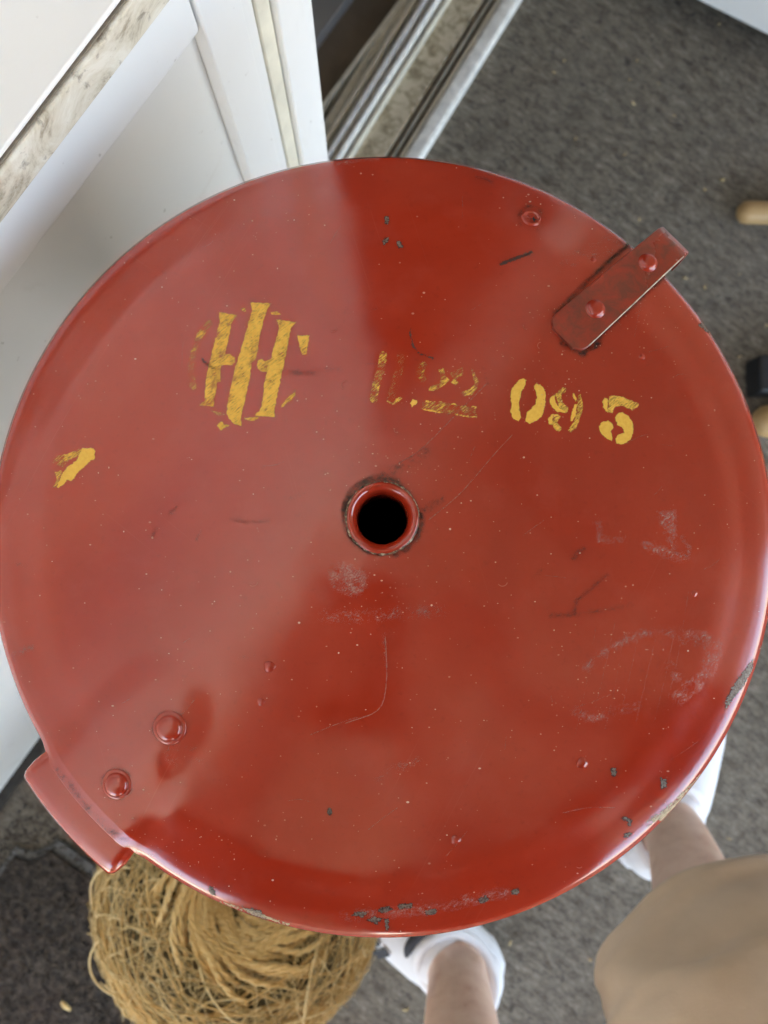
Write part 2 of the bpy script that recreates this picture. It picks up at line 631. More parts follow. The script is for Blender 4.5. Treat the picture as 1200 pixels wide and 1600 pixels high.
under(wbox(-1.95, 0.134, -0.30, -0.188, 0.012, 0.660, "lower_panel", M_WHITE), wall)
under(wbox(-1.95, 0.1335, -0.1885, -0.1815, 0.638, 0.6825, "apron_board", M_TRIM, bevel=0.002), wall)
sill = under(wbox(-1.95, 0.1335, -0.30, -0.1705, 0.683, 0.699, "window_sill", M_CREAMTRIM, bevel=0.0012), wall)
under(wbox(-1.95, 0.1325, -0.30, -0.1722, 0.6992, 0.6998, "sill_crack", M_CHANNEL), wall)
st_ = wbox(-1.95, 0.1325, -0.30, -0.1728, 0.7000, 0.7024, "sill_top_board", M_TRIM, bevel=0.0008)
under(st_, wall)
under(wbox(-1.95, 0.134, -0.33, -0.232, 0.7035, 2.40, "upper_panel", M_WHITE), wall)
# dark strip where wall meets floor
under(wbox(-1.95, 0.130, -0.19, -0.176, -0.002, 0.008, "base_dark_strip", M_DARKGAP), wall)

# casing between wall and door: stepped vertical boards
cas = empty("door_casing", W(0.165, -0.19, 0))
tag(cas, "white stepped door casing standing between wall and sliding door track", "door frame")
for (s0, s1, xf, m, nm) in [(0.1342, 0.158, -0.1800, M_TRIM, "casing_board"), (0.1583, 0.1665, -0.1828, M_TRIM, "casing_bevel"),
                            (0.1668, 0.1765, -0.1820, M_CREAMPVC, "casing_groove"), (0.1768, 0.2010, -0.1780, M_TRIM, "casing_board")]:
    under(wbox(s0, s1, -0.345, xf, 0.0, 2.12, nm, m, bevel=0.0012), cas)

# far side of the opening, header, porch end
far = empty("end_wall", W(1.2, -0.25, 0))
tag(far, "white house wall beyond the sliding door", "wall")
under(wbox(1.55, 2.05, -0.345, -0.19, 0.0, 2.40, "wall_panel", M_WHITE), far)
under(wbox(0.134, 1.55, -0.345, -0.19, 2.12, 2.40, "header_panel", M_WHITE), far)
roof = empty("added_porch_roof", W(0.2, 0.8, 2.4))  # unseen roof, added and widened to shape daylight and lid reflections
tag(roof, "unseen porch roof added to shade the carpet", "roof")
under(wbox(-2.5, 2.15, -0.35, 3.0, 2.40, 2.52, "ceiling_panel", M_CEIL), roof)
for s_ in (-2.1, -1.3, -0.5, 0.5, 1.5):
    under(wbox(s_ - 0.045, s_ + 0.045, -0.18, 2.9, 2.28, 2.399, "roof_beam", M_CEIL), roof)
under(wbox(2.06, 2.14, -0.19, 2.6, -0.1, 2.40, "end_panel", M_CEIL), roof)
under(wbox(-2.28, -2.2, 0.42, 1.50, -0.1, 2.40, "end_panel", M_CEIL), roof)  # unseen end wall, made up to narrow the bright reflection on the rim

# sliding-door threshold: long parallel strips
thr = empty("door_track", W(0.9, -0.28, 0))
tag(thr, "pale sliding door track of parallel rails with a dirty speckled tread", "door track")


SK = 0.075        # the track runs a few degrees off the wall line


def strip(x0, x1, z0, z1, nm, m, bv=0.0015):
    mb = MB()
    mb.box((x0, 0.2012, z0), (x1, 1.55, z1), lambda x, s, z: W(s, x - SK * (s - 0.22), z))
    return under(mb.build(nm, m, bevel=bv), thr)


strip(-0.2330, -0.2118, -0.02, 0.016, "nosing", M_ALU, 0.005)
strip(-0.2370, -0.2332, -0.02, 0.013, "cream_lip", M_CREAMPVC)
strip(-0.2435, -0.2372, -0.02, 0.004, "track_groove", M_CHANNEL)
strip(-0.2465, -0.2437, -0.02, 0.010, "track_fin", M_ALUDIRTY)
strip(-0.2530, -0.2467, -0.02, 0.004, "track_groove", M_CHANNEL)
strip(-0.2870, -0.2532, -0.02, 0.009, "tread", M_TREAD)
strip(-0.2925, -0.2872, -0.02, 0.015, "cream_lip", M_CREAMPVC)
strip(-0.2965, -0.2927, -0.02, 0.008, "track_groove", M_ALUDIRTY)
strip(-0.3035, -0.2967, -0.02, 0.022, "rail", M_ALU, 0.003)
strip(-0.3085, -0.3037, -0.02, 0.012, "track_channel", M_ALU)
strip(-0.3165, -0.3087, -0.02, 0.020, "rail", M_ALU, 0.003)
strip(-0.3235, -0.3167, -0.02, 0.006, "track_channel", M_ALUDIRTY)
strip(-0.3300, -0.3237, -0.02, 0.012, "rail", M_CREAMPVC, 0.002)
strip(-0.3440, -0.3302, -0.02, 0.004, "track_channel", M_ALUDIRTY)

# white cabinet in the far corner
cab = empty("white_cabinet", (0.62, 0.80, 0))
tag(cab, "white cabinet corner on the carpet past the top of the lid", "cabinet")


def CB(u, v, z):
    a = math.atan2(-0.5, 1.0)
    return (0.42 + u * math.cos(a) - v * math.sin(a), 0.668 + u * math.sin(a) + v * math.cos(a), z)


for nm, b, m in [("body", (-0.25, 0.0, 0.035, 0.65, 0.40, 0.60), M_TRIM), ("shadow_plinth", (-0.22, 0.03, 0.001, 0.62, 0.38, 0.0345), M_BLACK),  # plinth coloured black as the shadow gap under the cabinet
                 ("top_board", (-0.26, -0.008, 0.6005, 0.66, 0.41, 0.622), M_TRIM)]:
    mb = MB()
    mb.box(b[:3], b[3:], CB)
    under(mb.build(nm, m, bevel=0.003), cab)

# doormat
dm = empty("doormat", W(-0.8, 0.2, 0))
tag(dm, "dark brown doormat with grey rubber border under the ball of twine", "doormat")


def rrect(s0, s1, x0, x1, r, n=8):
    pts = []
    for (cs, cx, a0) in [(s1 - r, x1 - r, 0), (s1 - r, x0 + r, 90), (s0 + r, x0 + r, 180), (s0 + r, x1 - r, 270)]:
        for k in range(n + 1):
            a = rad(a0 + 90 * k / n)
            pts.append((cs + r * math.cos(a), cx + r * math.sin(a)))
    return pts


def slab(outline, z0, z1, nm, m, parent, bevel=0.002):
    n = len(outline)
    mb = MB()
    mb.add([W(s, x, z0) for s, x in outline] + [W(s, x, z1) for s, x in outline],
           [tuple(range(n)), tuple(range(2 * n - 1, n - 1, -1))] + [(i, n + i, n + (i + 1) % n, (i + 1) % n) for i in range(n)])
    return under(mb.build(nm, m, bevel=bevel), parent)


slab(rrect(-1.40, -0.468, -0.171, 0.62, 0.035), 0.0005, 0.005, "rubber_border", M_MATEDGE, dm)
slab(rrect(-1.375, -0.486, -0.160, 0.595, 0.03), 0.0052, 0.010, "pile", M_MAT, dm)
# coarse pile tufts standing off the mat
mb = MB()
for i in range(9000):
    s = -0.489 - abs(rng.normal()) * 0.18
    x = rng.uniform(-0.156, 0.50)
    if s < -1.3:
        continue
    p = np.array(W(s, x, 0.0095))
    d = np.array([rng.normal() * 0.0022, rng.normal() * 0.0022, rng.uniform(0.002, 0.005)])
    w = rng.uniform(0.0007, 0.0016)
    a = rng.uniform(0, 6.28)
    e = np.array([math.cos(a) * w, math.sin(a) * w, 0])
    e2 = np.array([-e[1], e[0], 0])
    mb.add([p - e, p + e * 0.5 + e2, p + e * 0.5 - e2, p + d], [(0, 1, 3), (1, 2, 3), (2, 0, 3)], rng.uniform())
kind(under(mb.build("pile_tufts", M_MAT, smooth=False), dm), "stuff")

# wood chip and twine scrap on the mat
mb = MB()
mb.tube([(-0.362, -0.536, 0.0145), (-0.357, -0.540, 0.0155), (-0.351, -0.5455, 0.0145)], [0.002, 0.0034, 0.0018], 6, flat=0.6)
tag(mb.build("wood_chip", M_FIBRE, tint=True), "tiny pale wood chip lying on the brown doormat", "wood chip")

# lint and grit lying on the carpet
mb = MB()
for i in range(170):
    p = np.array([rng.uniform(-0.1, 0.65), rng.uniform(-0.62, 0.80), 0.0])
    if (p @ NX) < -0.17:
        continue
    if p @ AX < -0.46 and (p @ NX) < 0.62:
        continue
    a = rng.uniform(0, 6.28)
    L = rng.uniform(0.002, 0.007)
    w = rng.uniform(0.0005, 0.0012)
    d = np.array([math.cos(a), math.sin(a), 0]) * L
    b_ = np.array([-d[1], d[0], 0]) * rng.normal() * 0.35
    mb.tube([p + np.array([0, 0, 0.001]), p + d * 0.5 + b_ + np.array([0, 0, 0.0025]), p + d + np.array([0, 0, 0.001])], [w * 0.6, w, w * 0.5], 5, tint=rng.uniform())
o = kind(mb.build("floor_lint", M_FIBRE, tint=True), "stuff")
o["label"] = "pale lint and grit scattered on the grey carpet"
o["category"] = "lint"

# ------------------------------------------------------------------ the red lid
R = 0.142
f_px = 1200.0
D_, CY_, CX_, TILT = 1.957 * R, -0.0275 * R, -0.004 * R, rad(7.0)
lid_cam = Matrix(((1, 0, 0, CX_), (0, math.cos(TILT), math.sin(TILT), CY_), (0, -math.sin(TILT), math.cos(TILT), -D_), (0, 0, 0, 1)))
LID = CAM @ lid_cam
LIDI = LID.inverted()
CAM_L = np.array((LIDI @ CAM).translation)          # camera position in lid coordinates
CROT = np.array((LIDI @ CAM).to_3x3())

PROF_R = np.array([0.0, 0.08, 0.16, 0.30, 0.45, 0.60, 0.75, 0.836, 0.852, 0.90, 0.95, 0.98, 1.0])
PROF_Z = np.array([0.118, 0.1165, 0.1145, 0.1085, 0.0995, 0.087, 0.0705, 0.0595, 0.0558, 0.0415, 0.0275, 0.0150, -0.006])


def pchip(x, xs, ys):
    h = np.diff(xs)
    d = np.diff(ys) / h
    m = np.zeros(len(xs))
    for i in range(1, len(xs) - 1):
        if d[i - 1] * d[i] > 0:
            w1, w2 = 2 * h[i] + h[i - 1], h[i] + 2 * h[i - 1]
            m[i] = (w1 + w2) / (w1 / d[i - 1] + w2 / d[i])
    m[0], m[-1] = 0.0, d[-1]
    i = np.clip(np.searchsorted(xs, x) - 1, 0, len(h) - 1)
    t = (x - xs[i]) / h[i]
    return ((1 + 2 * t) * (1 - t) ** 2) * ys[i] + t * (1 - t) ** 2 * h[i] * m[i] + t * t * (3 - 2 * t) * ys[i + 1] + t * t * (t - 1) * h[i] * m[i + 1]


def g_px(px, py):
    """rough place of a pixel on the lid, in radii"""
    return ((px - 598) / 613.0, (853 - py) / 613.0)


_waves = []
_wr = np.random.default_rng(21)
for lam, amp, cnt in [(0.9, 0.0022, 5), (0.5, 0.0008, 5), (0.26, 0.00022, 5)]:
    for _ in range(cnt):
        a = _wr.uniform(0, 2 * math.pi)
        k = 2 * math.pi / (lam * _wr.uniform(0.8, 1.3))
        _waves.append((k * math.cos(a), k * math.sin(a), _wr.uniform(0, 6.28), amp / math.sqrt(cnt)))
_dents = []
for (px, py, amp, sg) in [(265, 1137, -0.0045, 42), (183, 1225, -0.0035, 34), (830, 341, -0.0050, 34), (830, 341, 0.0045, 78), (905, 470, 0.003, 90),
                          (240, 1270, 0.0045, 60), (540, 905, -0.0012, 30), (1000, 560, -0.0018, 60), (330, 1000, 0.002, 110), (150, 1150, -0.0040, 42),
                          (700, 420, 0.0022, 120), (960, 870, 0.0015, 100), (597, 806, -0.0035, 75)]:
    x, y = g_px(px, py)
    _dents.append((x, y, amp, sg / 613.0))
TAB_A, TAB_H = rad(223.8), rad(9.2)


def lid_h(x, y):
    """height of the lid's upper face, everything in radii"""
    x = np.asarray(x, float)
    y = np.asarray(y, float)
    r = np.sqrt(x * x + y * y)
    z = pchip(np.clip(r, 0, 1.0), PROF_R, PROF_Z)
    z = np.where(r > 1.0, z - (r - 1.0) * 0.9, z)
    env = 1 - sstep(0.86, 1.0, r) * 0.8
    for kx, ky, ph, am in _waves:
        z = z + am * np.sin(kx * x + ky * y + ph) * env
    for dx, dy, am, sg in _dents:
        z = z + am * np.exp(-((x - dx) ** 2 + (y - dy) ** 2) / (2 * sg * sg))
    # pressed pad running from the inner rivet to the lip
    (ax_, ay_), (bx_, by_) = g_px(268, 1132), g_px(120, 1290)
    tt = np.clip(((x - ax_) * (bx_ - ax_) + (y - ay_) * (by_ - ay_)) / ((bx_ - ax_) ** 2 + (by_ - ay_) ** 2), 0, 1)
    dd = np.hypot(x - ax_ - tt * (bx_ - ax_), y - ay_ - tt * (by_ - ay_))
    z = z + 0.0095 * (1 - sstep(0.045, 0.150 + 0.03 * tt, dd))
    th = np.arctan2(y, x) % (2 * math.pi)
    dth = np.abs(th - TAB_A)
    w = (1 - sstep(TAB_H * 0.72, TAB_H * 1.25, dth)) * sstep(0.72, 0.90, r)
    flat = 0.073 - 0.15 * (r - 0.74) - 0.25 * np.clip(r - 0.965, 0, 1)
    z = z * (1 - w) + flat * w
    return z


def px_to_lid(px, py, lift=0.0):
    """pixels -> lid-local points (metres) on the upper face"""
    px = np.atleast_1d(np.asarray(px, float))
    py = np.atleast_1d(np.asarray(py, float))
    d = np.stack([(px - 600) / f_px, (800 - py) / f_px, -np.ones_like(px)], 1) @ CROT.T
    z = np.full(len(px), 0.08 * R)
    for _ in range(7):
        t = (z + lift - CAM_L[2]) / d[:, 2]
        x = CAM_L[0] + d[:, 0] * t
        y = CAM_L[1] + d[:, 1] * t
        z = lid_h(x / R, y / R) * R
    return np.stack([x, y, z + lift], 1)


def lid_normal(x, y):
    e = 0.004
    dzx = (lid_h(x / R + e, y / R) - lid_h(x / R - e, y / R)) / (2 * e)
    dzy = (lid_h(x / R, y / R + e) - lid_h(x / R, y / R - e)) / (2 * e)
    n = np.array([-float(dzx), -float(dzy), 1.0])
    return n / np.linalg.norm(n)


lid = empty("planter_lid")
lid.matrix_world = LID
tag(lid, "round domed red enamel lid with yellow stencilled marks and a black centre hole", "lid")

# pressed sheet: top face, rolled rim, underside
NT_ = 420
rr = np.concatenate([np.linspace(0.084, 0.84, 84, endpoint=False), np.linspace(0.84, 0.96, 30, endpoint=False), np.linspace(0.96, 1.0, 18)])
th = np.linspace(0, 2 * math.pi, NT_, endpoint=False)
rings = []
for r_ in rr:
    x, y = r_ * np.cos(th), r_ * np.sin(th)
    rings.append(np.stack([x, y, lid_h(x, y)], 1) * R)
xr, yr = np.cos(th), np.sin(th)
zr = lid_h(xr, yr)
for (q, dz) in [(1.003, -0.008), (1.0045, -0.02), (1.0045, -0.065), (1.002, -0.072), (0.994, -0.074), (0.990, -0.068), (0.989, -0.03)]:
    rings.append(np.stack([xr * q, yr * q, zr * 1.0 + dz], 1) * R)
for r_ in np.linspace(0.97, 0.084, 30):
    x, y = r_ * np.cos(th), r_ * np.sin(th)
    rings.append(np.stack([x, y, lid_h(x, y) - 0.009], 1) * R)
mb = MB()
mb.loft(rings, cap=False)
mb.build("lid_shell", M_RED, lid)

# centre grommet
mb = MB()
zc = float(lid_h(0.093, 0.0))
gr = [(0.0975, zc - 0.003), (0.0965, zc + 0.004), (0.0930, zc + 0.0075), (0.0880, zc + 0.0085), (0.0830, zc + 0.0060), (0.0780, zc + 0.001), (0.0730, zc - 0.006), (0.0690, zc - 0.020), (0.0670, zc - 0.040), (0.0670, zc - 0.10), (0.0700, zc - 0.10)]
th2 = np.linspace(0, 2 * math.pi, 96, endpoint=False)
mb.loft([np.stack([q * 0.90 * np.cos(th2), q * 0.90 * np.sin(th2), np.full(96, z) + 0.0012 * np.sin(3 * th2 + 1) * (q > 0.08)], 1) * R for q, z in gr], cap=False)
mb.build("centre_grommet", M_RED, lid)


t_ = NT("cracked_seam")
_c = t_.coord()
_n = t_.noise(_c, 700, 4, 0.7)
M_SEAM = t_.done(t_.bsdf(t_.ramp(_n, [(0.38, (0.03, 0.02, 0.012)), (0.52, (0.16, 0.09, 0.05)), (0.64, (0.55, 0.42, 0.28))]), 0.8))
mb = MB()
mb.tube([(0.0862 * R * math.cos(t) * (1 + 0.008 * math.sin(9 * t) + rng.normal() * 0.004), 0.0862 * R * math.sin(t) * (1 + 0.008 * math.sin(7 * t) + rng.normal() * 0.004), (zc + 0.0015 + rng.normal() * 0.0006) * R) for t in th2],
        np.abs(rng.normal(0.00042, 0.00012, 96)) + 0.0001, 6, closed=True)
mb.build("cracked_seam", M_SEAM, lid)

# --- paint marks, chips, grime: thin films lying on the enamel, outline drawn by signed distance
def seg_sd(P, a, b, wa, wb_):
    a = np.array(a, float)
    b = np.array(b, float)
    ab = b - a
    t = np.clip(((P - a) @ ab) / (ab @ ab + 1e-9), 0, 1)
    d = np.linalg.norm(P - (a + t[:, None] * ab), axis=1)
    return (wa + (wb_ - wa) * t) - d


def poly_sd(P, poly):
    V = np.array(poly, float)
    n = len(V)
    dmin = np.full(len(P), 1e9)
    inside = np.zeros(len(P), bool)
    for i in range(n):
        a, b = V[i], V[(i + 1) % n]
        ab = b - a
        t = np.clip(((P - a) @ ab) / (ab @ ab + 1e-9), 0, 1)
        dmin = np.minimum(dmin, np.linalg.norm(P - (a + t[:, None] * ab), axis=1))
        c = ((a[1] > P[:, 1]) != (b[1] > P[:, 1])) & (P[:, 0] < (b[0] - a[0]) * (P[:, 1] - a[1]) / (b[1] - a[1] + 1e-12) + a[0])
        inside ^= c
    return np.where(inside, dmin, -dmin)


def decal(name, shapes, mat, lift=0.00012, cell=1.3, pad=4.0, parent=None):
    """shapes: list of ('p', polygon, wear) or ('s', polyline, half width, wear)"""
    pts = np.array([p for s in shapes for p in s[1]], float)
    wmax = max([s[2] for s in shapes if s[0] == 's'] + [0])
    x0, y0 = pts.min(0) - pad - wmax
    x1, y1 = pts.max(0) + pad + wmax
    nx, ny = int((x1 - x0) / cell) + 2, int((y1 - y0) / cell) + 2
    gx, gy = np.meshgrid(x0 + np.arange(nx) * cell, y0 + np.arange(ny) * cell)
    P = np.stack([gx.ravel(), gy.ravel()], 1)
    sd = np.full(len(P), -1e9)
    wear = np.zeros(len(P))
    for s in shapes:
        if s[0] == 'p':
            d = poly_sd(P, s[1])
            wv = s[2]
        else:
            d = np.full(len(P), -1e9)
            for a, b in zip(s[1][:-1], s[1][1:]):
                d = np.maximum(d, seg_sd(P, a, b, s[2], s[2]))
            wv = s[3]
        m = d > sd
        sd[m] = d[m]
        wear[m] = wv
    keep = sd > -pad
    G = keep.reshape(ny, nx)
    cellk = G[:-1, :-1] & G[1:, :-1] & G[:-1, 1:] & G[1:, 1:]
    idx = -np.ones(ny * nx, int)
    jy, jx = np.nonzero(cellk)
    q = np.stack([(jy + 1) * nx + jx, (jy + 1) * nx + jx + 1, jy * nx + jx + 1, jy * nx + jx], 1)
    used = np.unique(q)
    idx[used] = np.arange(len(used))
    V = px_to_lid(P[used, 0], P[used, 1], lift)
    rad_ = np.hypot(V[:, 0], V[:, 1]) / R
    me = bpy.data.meshes.new(name)
    faces = idx[q]
    ok = (rad_[faces] < 0.9995).all(1)
    me.from_pydata(V.tolist(), [], faces[ok].tolist())
    me.update()
    me.polygons.foreach_set("use_smooth", [True] * len(me.polygons))
    a = me.attributes.new("sd", 'FLOAT', 'POINT')
    a.data.foreach_set("value", sd[used])
    a = me.attributes.new("wear", 'FLOAT', 'POINT')
    a.data.foreach_set("value", wear[used])
    me.materials.append(mat)
    o = bpy.data.objects.new(name, me)
    COL.objects.link(o)
    o.parent = parent or lid
    return o


def decals(name, shapes, mat, **kw):
    for s in shapes:
        decal(name, [s], mat, **kw)


def sc(pts, k, ox, oy):
    return [(ox + x / k, oy + y / k) for x, y in pts]


E = lambda p: sc(p, 5.4545, 280, 450)
emb = [
    ('p', E([(340, 205), (495, 230), (450, 290), (395, 560), (430, 565), (470, 590), (480, 630), (455, 660), (400, 655), (362, 660), (350, 740), (355, 800), (325, 800), (300, 960), (300, 1015), (170, 1000), (215, 960), (225, 780), (265, 600), (320, 380), (345, 280)]), 0.455),
    ('p', E([(605, 120), (785, 130), (745, 190), (690, 400), (655, 600), (620, 640), (600, 780), (560, 960), (525, 1110), (535, 1175), (470, 1165), (420, 1110), (400, 1060), (420, 940), (470, 700), (540, 470), (600, 260), (620, 190)]), 0.43),
    ('p', E([(830, 268), (1000, 290), (955, 340), (940, 420), (905, 600), (870, 760), (835, 920), (810, 1050), (820, 1105), (640, 1085), (690, 1040), (715, 930), (725, 800), (750, 715), (690, 710), (655, 665), (670, 615), (700, 605), (730, 625), (780, 605), (800, 520), (835, 400), (850, 340)]), 0.42),
    ('p', E([(1005, 400), (1115, 405), (1100, 470), (1085, 570), (1045, 570), (1025, 500)]), 0.42),
    ('p', E([(990, 870), (995, 915), (890, 1015), (860, 1020), (900, 960)]), 0.47),
    ('p', E([(270, 1045), (380, 1060), (390, 1085), (330, 1090)]), 0.50),
    ('p', E([(320, 1170), (360, 1130), (380, 1165), (430, 1170), (400, 1190), (350, 1215)]), 0.42),
    ('p', E([(550, 1105), (680, 1100), (640, 1135), (570, 1125)]), 0.48),
    ('p', E([(775, 205), (830, 195), (875, 232), (790, 230)]), 0.47),
    ('p', E([(500, 165), (560, 170), (570, 200), (540, 200)]), 0.55),
    ('s', E([(255, 300), (180, 400), (130, 520), (100, 650), (105, 760), (120, 840)]), 5.0, 0.56),
]
decal("stencil_emblem", emb, M_YELLOW)
Dg = lambda p: sc(p, 5.0, 780, 570)
decal("stencil_digit", [
    ('p', Dg([(150, 120), (185, 100), (212, 120), (200, 170), (175, 210), (155, 300), (160, 370), (170, 410), (150, 440), (110, 425), (85, 370), (95, 310), (85, 240), (100, 180)]), 0.24),
    ('p', Dg([(270, 170), (290, 145), (325, 155), (350, 180), (368, 240), (360, 320), (330, 410), (290, 440), (235, 462), (205, 440), (215, 370), (280, 310), (295, 250)]), 0.22)], M_YELLOW)["label"] = "yellow stencilled 0"
decal("stencil_digit", [
    ('p', Dg([(440, 230), (500, 170), (527, 185), (520, 215), (485, 235), (495, 290), (540, 330), (535, 370), (515, 375), (460, 320)]), 0.47),
    ('p', Dg([(400, 250), (435, 230), (440, 290), (470, 330), (520, 375), (450, 365), (410, 330), (390, 285)]), 0.25),
    ('p', Dg([(420, 410), (485, 400), (450, 450), (490, 490), (475, 525), (430, 505), (410, 460)]), 0.47),
    ('p', Dg([(380, 430), (400, 390), (440, 380), (480, 395), (420, 410), (410, 475), (385, 460)]), 0.25),
    ('p', Dg([(570, 230), (585, 215), (605, 260), (600, 290), (575, 260)]), 0.25),
    ('p', Dg([(590, 305), (608, 310), (600, 380), (580, 440), (560, 440), (560, 390)]), 0.25),
    ('p', Dg([(615, 240), (635, 230), (655, 290), (650, 370), (600, 500), (560, 528), (535, 515), (590, 430), (610, 350)]), 0.49)], M_YELLOW)["label"] = "worn yellow stencilled 9"
decal("stencil_digit", [
    ('p', Dg([(855, 250), (880, 240), (960, 250), (1090, 300), (1085, 330), (1040, 355), (960, 320), (905, 325), (885, 380), (850, 370)]), 0.45),
    ('p', Dg([(805, 290), (820, 262), (853, 260), (843, 370), (815, 340)]), 0.25),
    ('p', Dg([(905, 410), (930, 375), (965, 370), (1010, 400), (1045, 450), (1050, 530), (1020, 590), (970, 622), (920, 615), (905, 575), (930, 545), (975, 530), (960, 490), (920, 470)]), 0.24),
    ('p', Dg([(780, 475), (800, 445), (850, 437), (885, 460), (895, 490), (870, 520), (885, 580), (880, 595), (820, 565), (780, 520)]), 0.24)], M_YELLOW)["label"] = "yellow stencilled 5"
Fd = lambda p: sc(p, 6.0, 570, 530)
decal("faded_digits", [
    ('s', Fd([(172, 150), (150, 290), (110, 420), (82, 560)]), 6.2, 0.545),
    ('s', Fd([(335, 170), (315, 300), (285, 420), (240, 560)]), 6.4, 0.59),
    ('s', Fd([(215, 580), (270, 600), (335, 550)]), 2.4, 0.45),
    ('p', Fd([(595, 460), (640, 430), (700, 410), (715, 360), (690, 280), (740, 270), (760, 350), (800, 380), (760, 420), (650, 490), (600, 480)]), 0.50),
    ('p', Fd([(790, 320), (920, 265), (915, 340), (860, 380), (880, 410), (850, 430), (800, 400), (830, 370)]), 0.56),
    ('p', Fd([(990, 270), (1020, 280), (1070, 400), (1050, 470), (1000, 525), (910, 540), (905, 500), (990, 465), (1030, 420)]), 0.49),
    ('s', Fd([(550, 240), (515, 320), (540, 370)]), 5.5, 0.565),
    ('p', Fd([(420, 600), (450, 560), (490, 570), (495, 600), (440, 635)]), 0.34),
    ('p', Fd([(540, 590), (740, 590), (830, 605), (1045, 635), (1050, 735), (930, 720), (700, 685), (540, 655)]), 0.57),
    ('s', Fd([(540, 652), (700, 685), (760, 678), (930, 718), (1045, 730)]), 1.5, 0.42),
    ('s', Fd([(570, 578), (640, 592), (740, 592)]), 1.2, 0.42),
    ('s', Fd([(690, 670), (745, 625), (830, 608), (900, 635), (1040, 640)]), 1.6, 0.42)], M_YELLOW)
Lf = lambda p: sc(p, 10.0, 60, 680)
decal("yellow_paint_dab", [
    ('p', Lf([(200, 430), (310, 310), (450, 290), (640, 210), (690, 250), (600, 330), (470, 400), (370, 500), (300, 470)]), 0.52),
    ('p', Lf([(250, 580), (370, 545), (340, 650), (300, 800), (220, 830), (290, 690)]), 0.47),
    ('p', Lf([(680, 200), (830, 200), (890, 240), (880, 300), (885, 370), (820, 400), (700, 510), (600, 600), (560, 680), (510, 720), (450, 700), (400, 770), (310, 830), (290, 800), (330, 700), (370, 600), (450, 500), (590, 400)]), 0.30)], M_YELLOW)

B8 = lambda p: sc(p, 2.667, 800, 800)
B3 = lambda p: sc(p, 3.0, 800, 250)
T3 = lambda p: sc(p, 3.0, 500, 230)
C2 = lambda p: sc(p, 2.0, 300, 1150)


def dot(x, y, r):
    return [(x, y), (x + 0.1, y + 0.1)], r


def chip(shapes):
    """bare-metal chip with a thin dark broken edge under it"""
    big = []
    for s in shapes:
        if s[0] == 'p':
            c = np.mean(s[1], 0)
            g = [tuple(c + (np.array(p) - c) * (1 + 2.2 / (np.linalg.norm(np.array(p) - c) + 2))) for p in s[1]]
            big.append(('p', g, 0.20))
        else:
            big.append(('s', s[1], s[2] + 1.3, 0.20))
    for b_, s_ in zip(big, shapes):
        e = decal("chip_edge", [b_], M_CHIPEDGE, 0.00007, 1.2, 3.0)
        decal("bare_patch", [s_], M_CHIP, 0.00012, 1.2, 3.0, parent=e)


chip([('p', B3([(880, 775), (900, 755), (925, 770), (930, 800), (915, 805)]), 0.2), ('p', B3([(945, 815), (965, 840), (955, 848)]), 0.2)])
chip([('p', B3([(1092, 1075), (1130, 1130), (1165, 1200), (1182, 1250), (1150, 1220), (1108, 1150)]), 0.33)])
chip([('p', B8([(888, 822), (898, 770), (938, 700), (1004, 618), (1000, 660), (965, 720), (905, 800)]), 0.2), ('p', B8([(1030, 575), (1062, 530), (1060, 558)]), 0.2)])
chip([('s', B8([(424, 1078), (426, 1090)]), 3.6, 0.2)])
chip([('p', B8([(620, 1112), (642, 1118), (643, 1142), (624, 1152)]), 0.2)])
chip([('s', B8([(465, 1275), (478, 1280), (492, 1288), (490, 1304)]), 1.5, 0.3), ('s', B8([(472, 1348), (490, 1342)]), 2.0, 0.3)])
chip([('p', C2([(500, 560), (525, 549), (552, 553), (530, 566)]), 0.2), ('p', C2([(545, 576), (570, 567), (592, 571), (575, 586)]), 0.25), ('p', C2([(578, 542), (610, 533), (628, 543), (595, 552)]), 0.3),
      ('p', C2([(603, 575), (613, 573), (615, 605), (606, 607)]), 0.2), ('s', C2([(652, 534), (680, 530)]), 3.0, 0.25)])
chip([('s', C2([(905, 514), (918, 509)]), 3.6, 0.25)])
chip([('s', C2([(1008, 487), (1014, 486)]), 3.6, 0.2)])
chip([('s', C2([(735, 552), (756, 549)]), 3.2, 0.3)])
chip([('s', C2([(430, 232), (431, 240)]), 2.6, 0.3)])
chip([('p', C2([(160, 536), (212, 546), (232, 572), (190, 562)]), 0.3)])
chip([('s', C2([(58, 478), (66, 492)]), 2.6, 0.25)])
chip([('s', T3([(312, 332), (314, 350)]), 2.4, 0.35)])
chip([('s', T3([(302, 446), (313, 432)]), 2.2, 0.35)])
chip([('s', T3([(370, 450), (376, 464)]), 2.8, 0.35)])
decals("rim_wear", [('s', B8([(565, 1300), (640, 1250), (700, 1196), (760, 1135), (832, 1060)]), 5.0, 0.50), ('s', B8([(620, 1280), (700, 1205), (770, 1135)]), 3.5, 0.42),
                   ('s', B8([(850, 1040), (930, 930), (1000, 800), (1040, 690)]), 2.0, 0.55)], M_CREAM)
decals("rim_wear", [('s', [(345, 1410), (400, 1428), (450, 1445)], 2.6, 0.46), ('s', [(215, 1346), (250, 1368), (300, 1392)], 1.8, 0.55)], M_CREAM)
decals("rim_wear", [('s', [(980, 378), (1010, 402), (1050, 432)], 1.6, 0.5), ('s', [(760, 263), (800, 275), (880, 305), (960, 357)], 1.3, 0.55)], M_CREAM)
decals("dark_scrape", [('s', T3([(735, 140), (770, 148), (805, 162)]), 2.6, 0.42), ('s', T3([(785, 125), (810, 132)]), 1.3, 0.4)], M_DARKSCUFF)
decals("dark_scrape", [('s', T3([(850, 547), (880, 535), (920, 520), (960, 508), (990, 490)]), 2.3, 0.36)], M_CHIPEDGE)
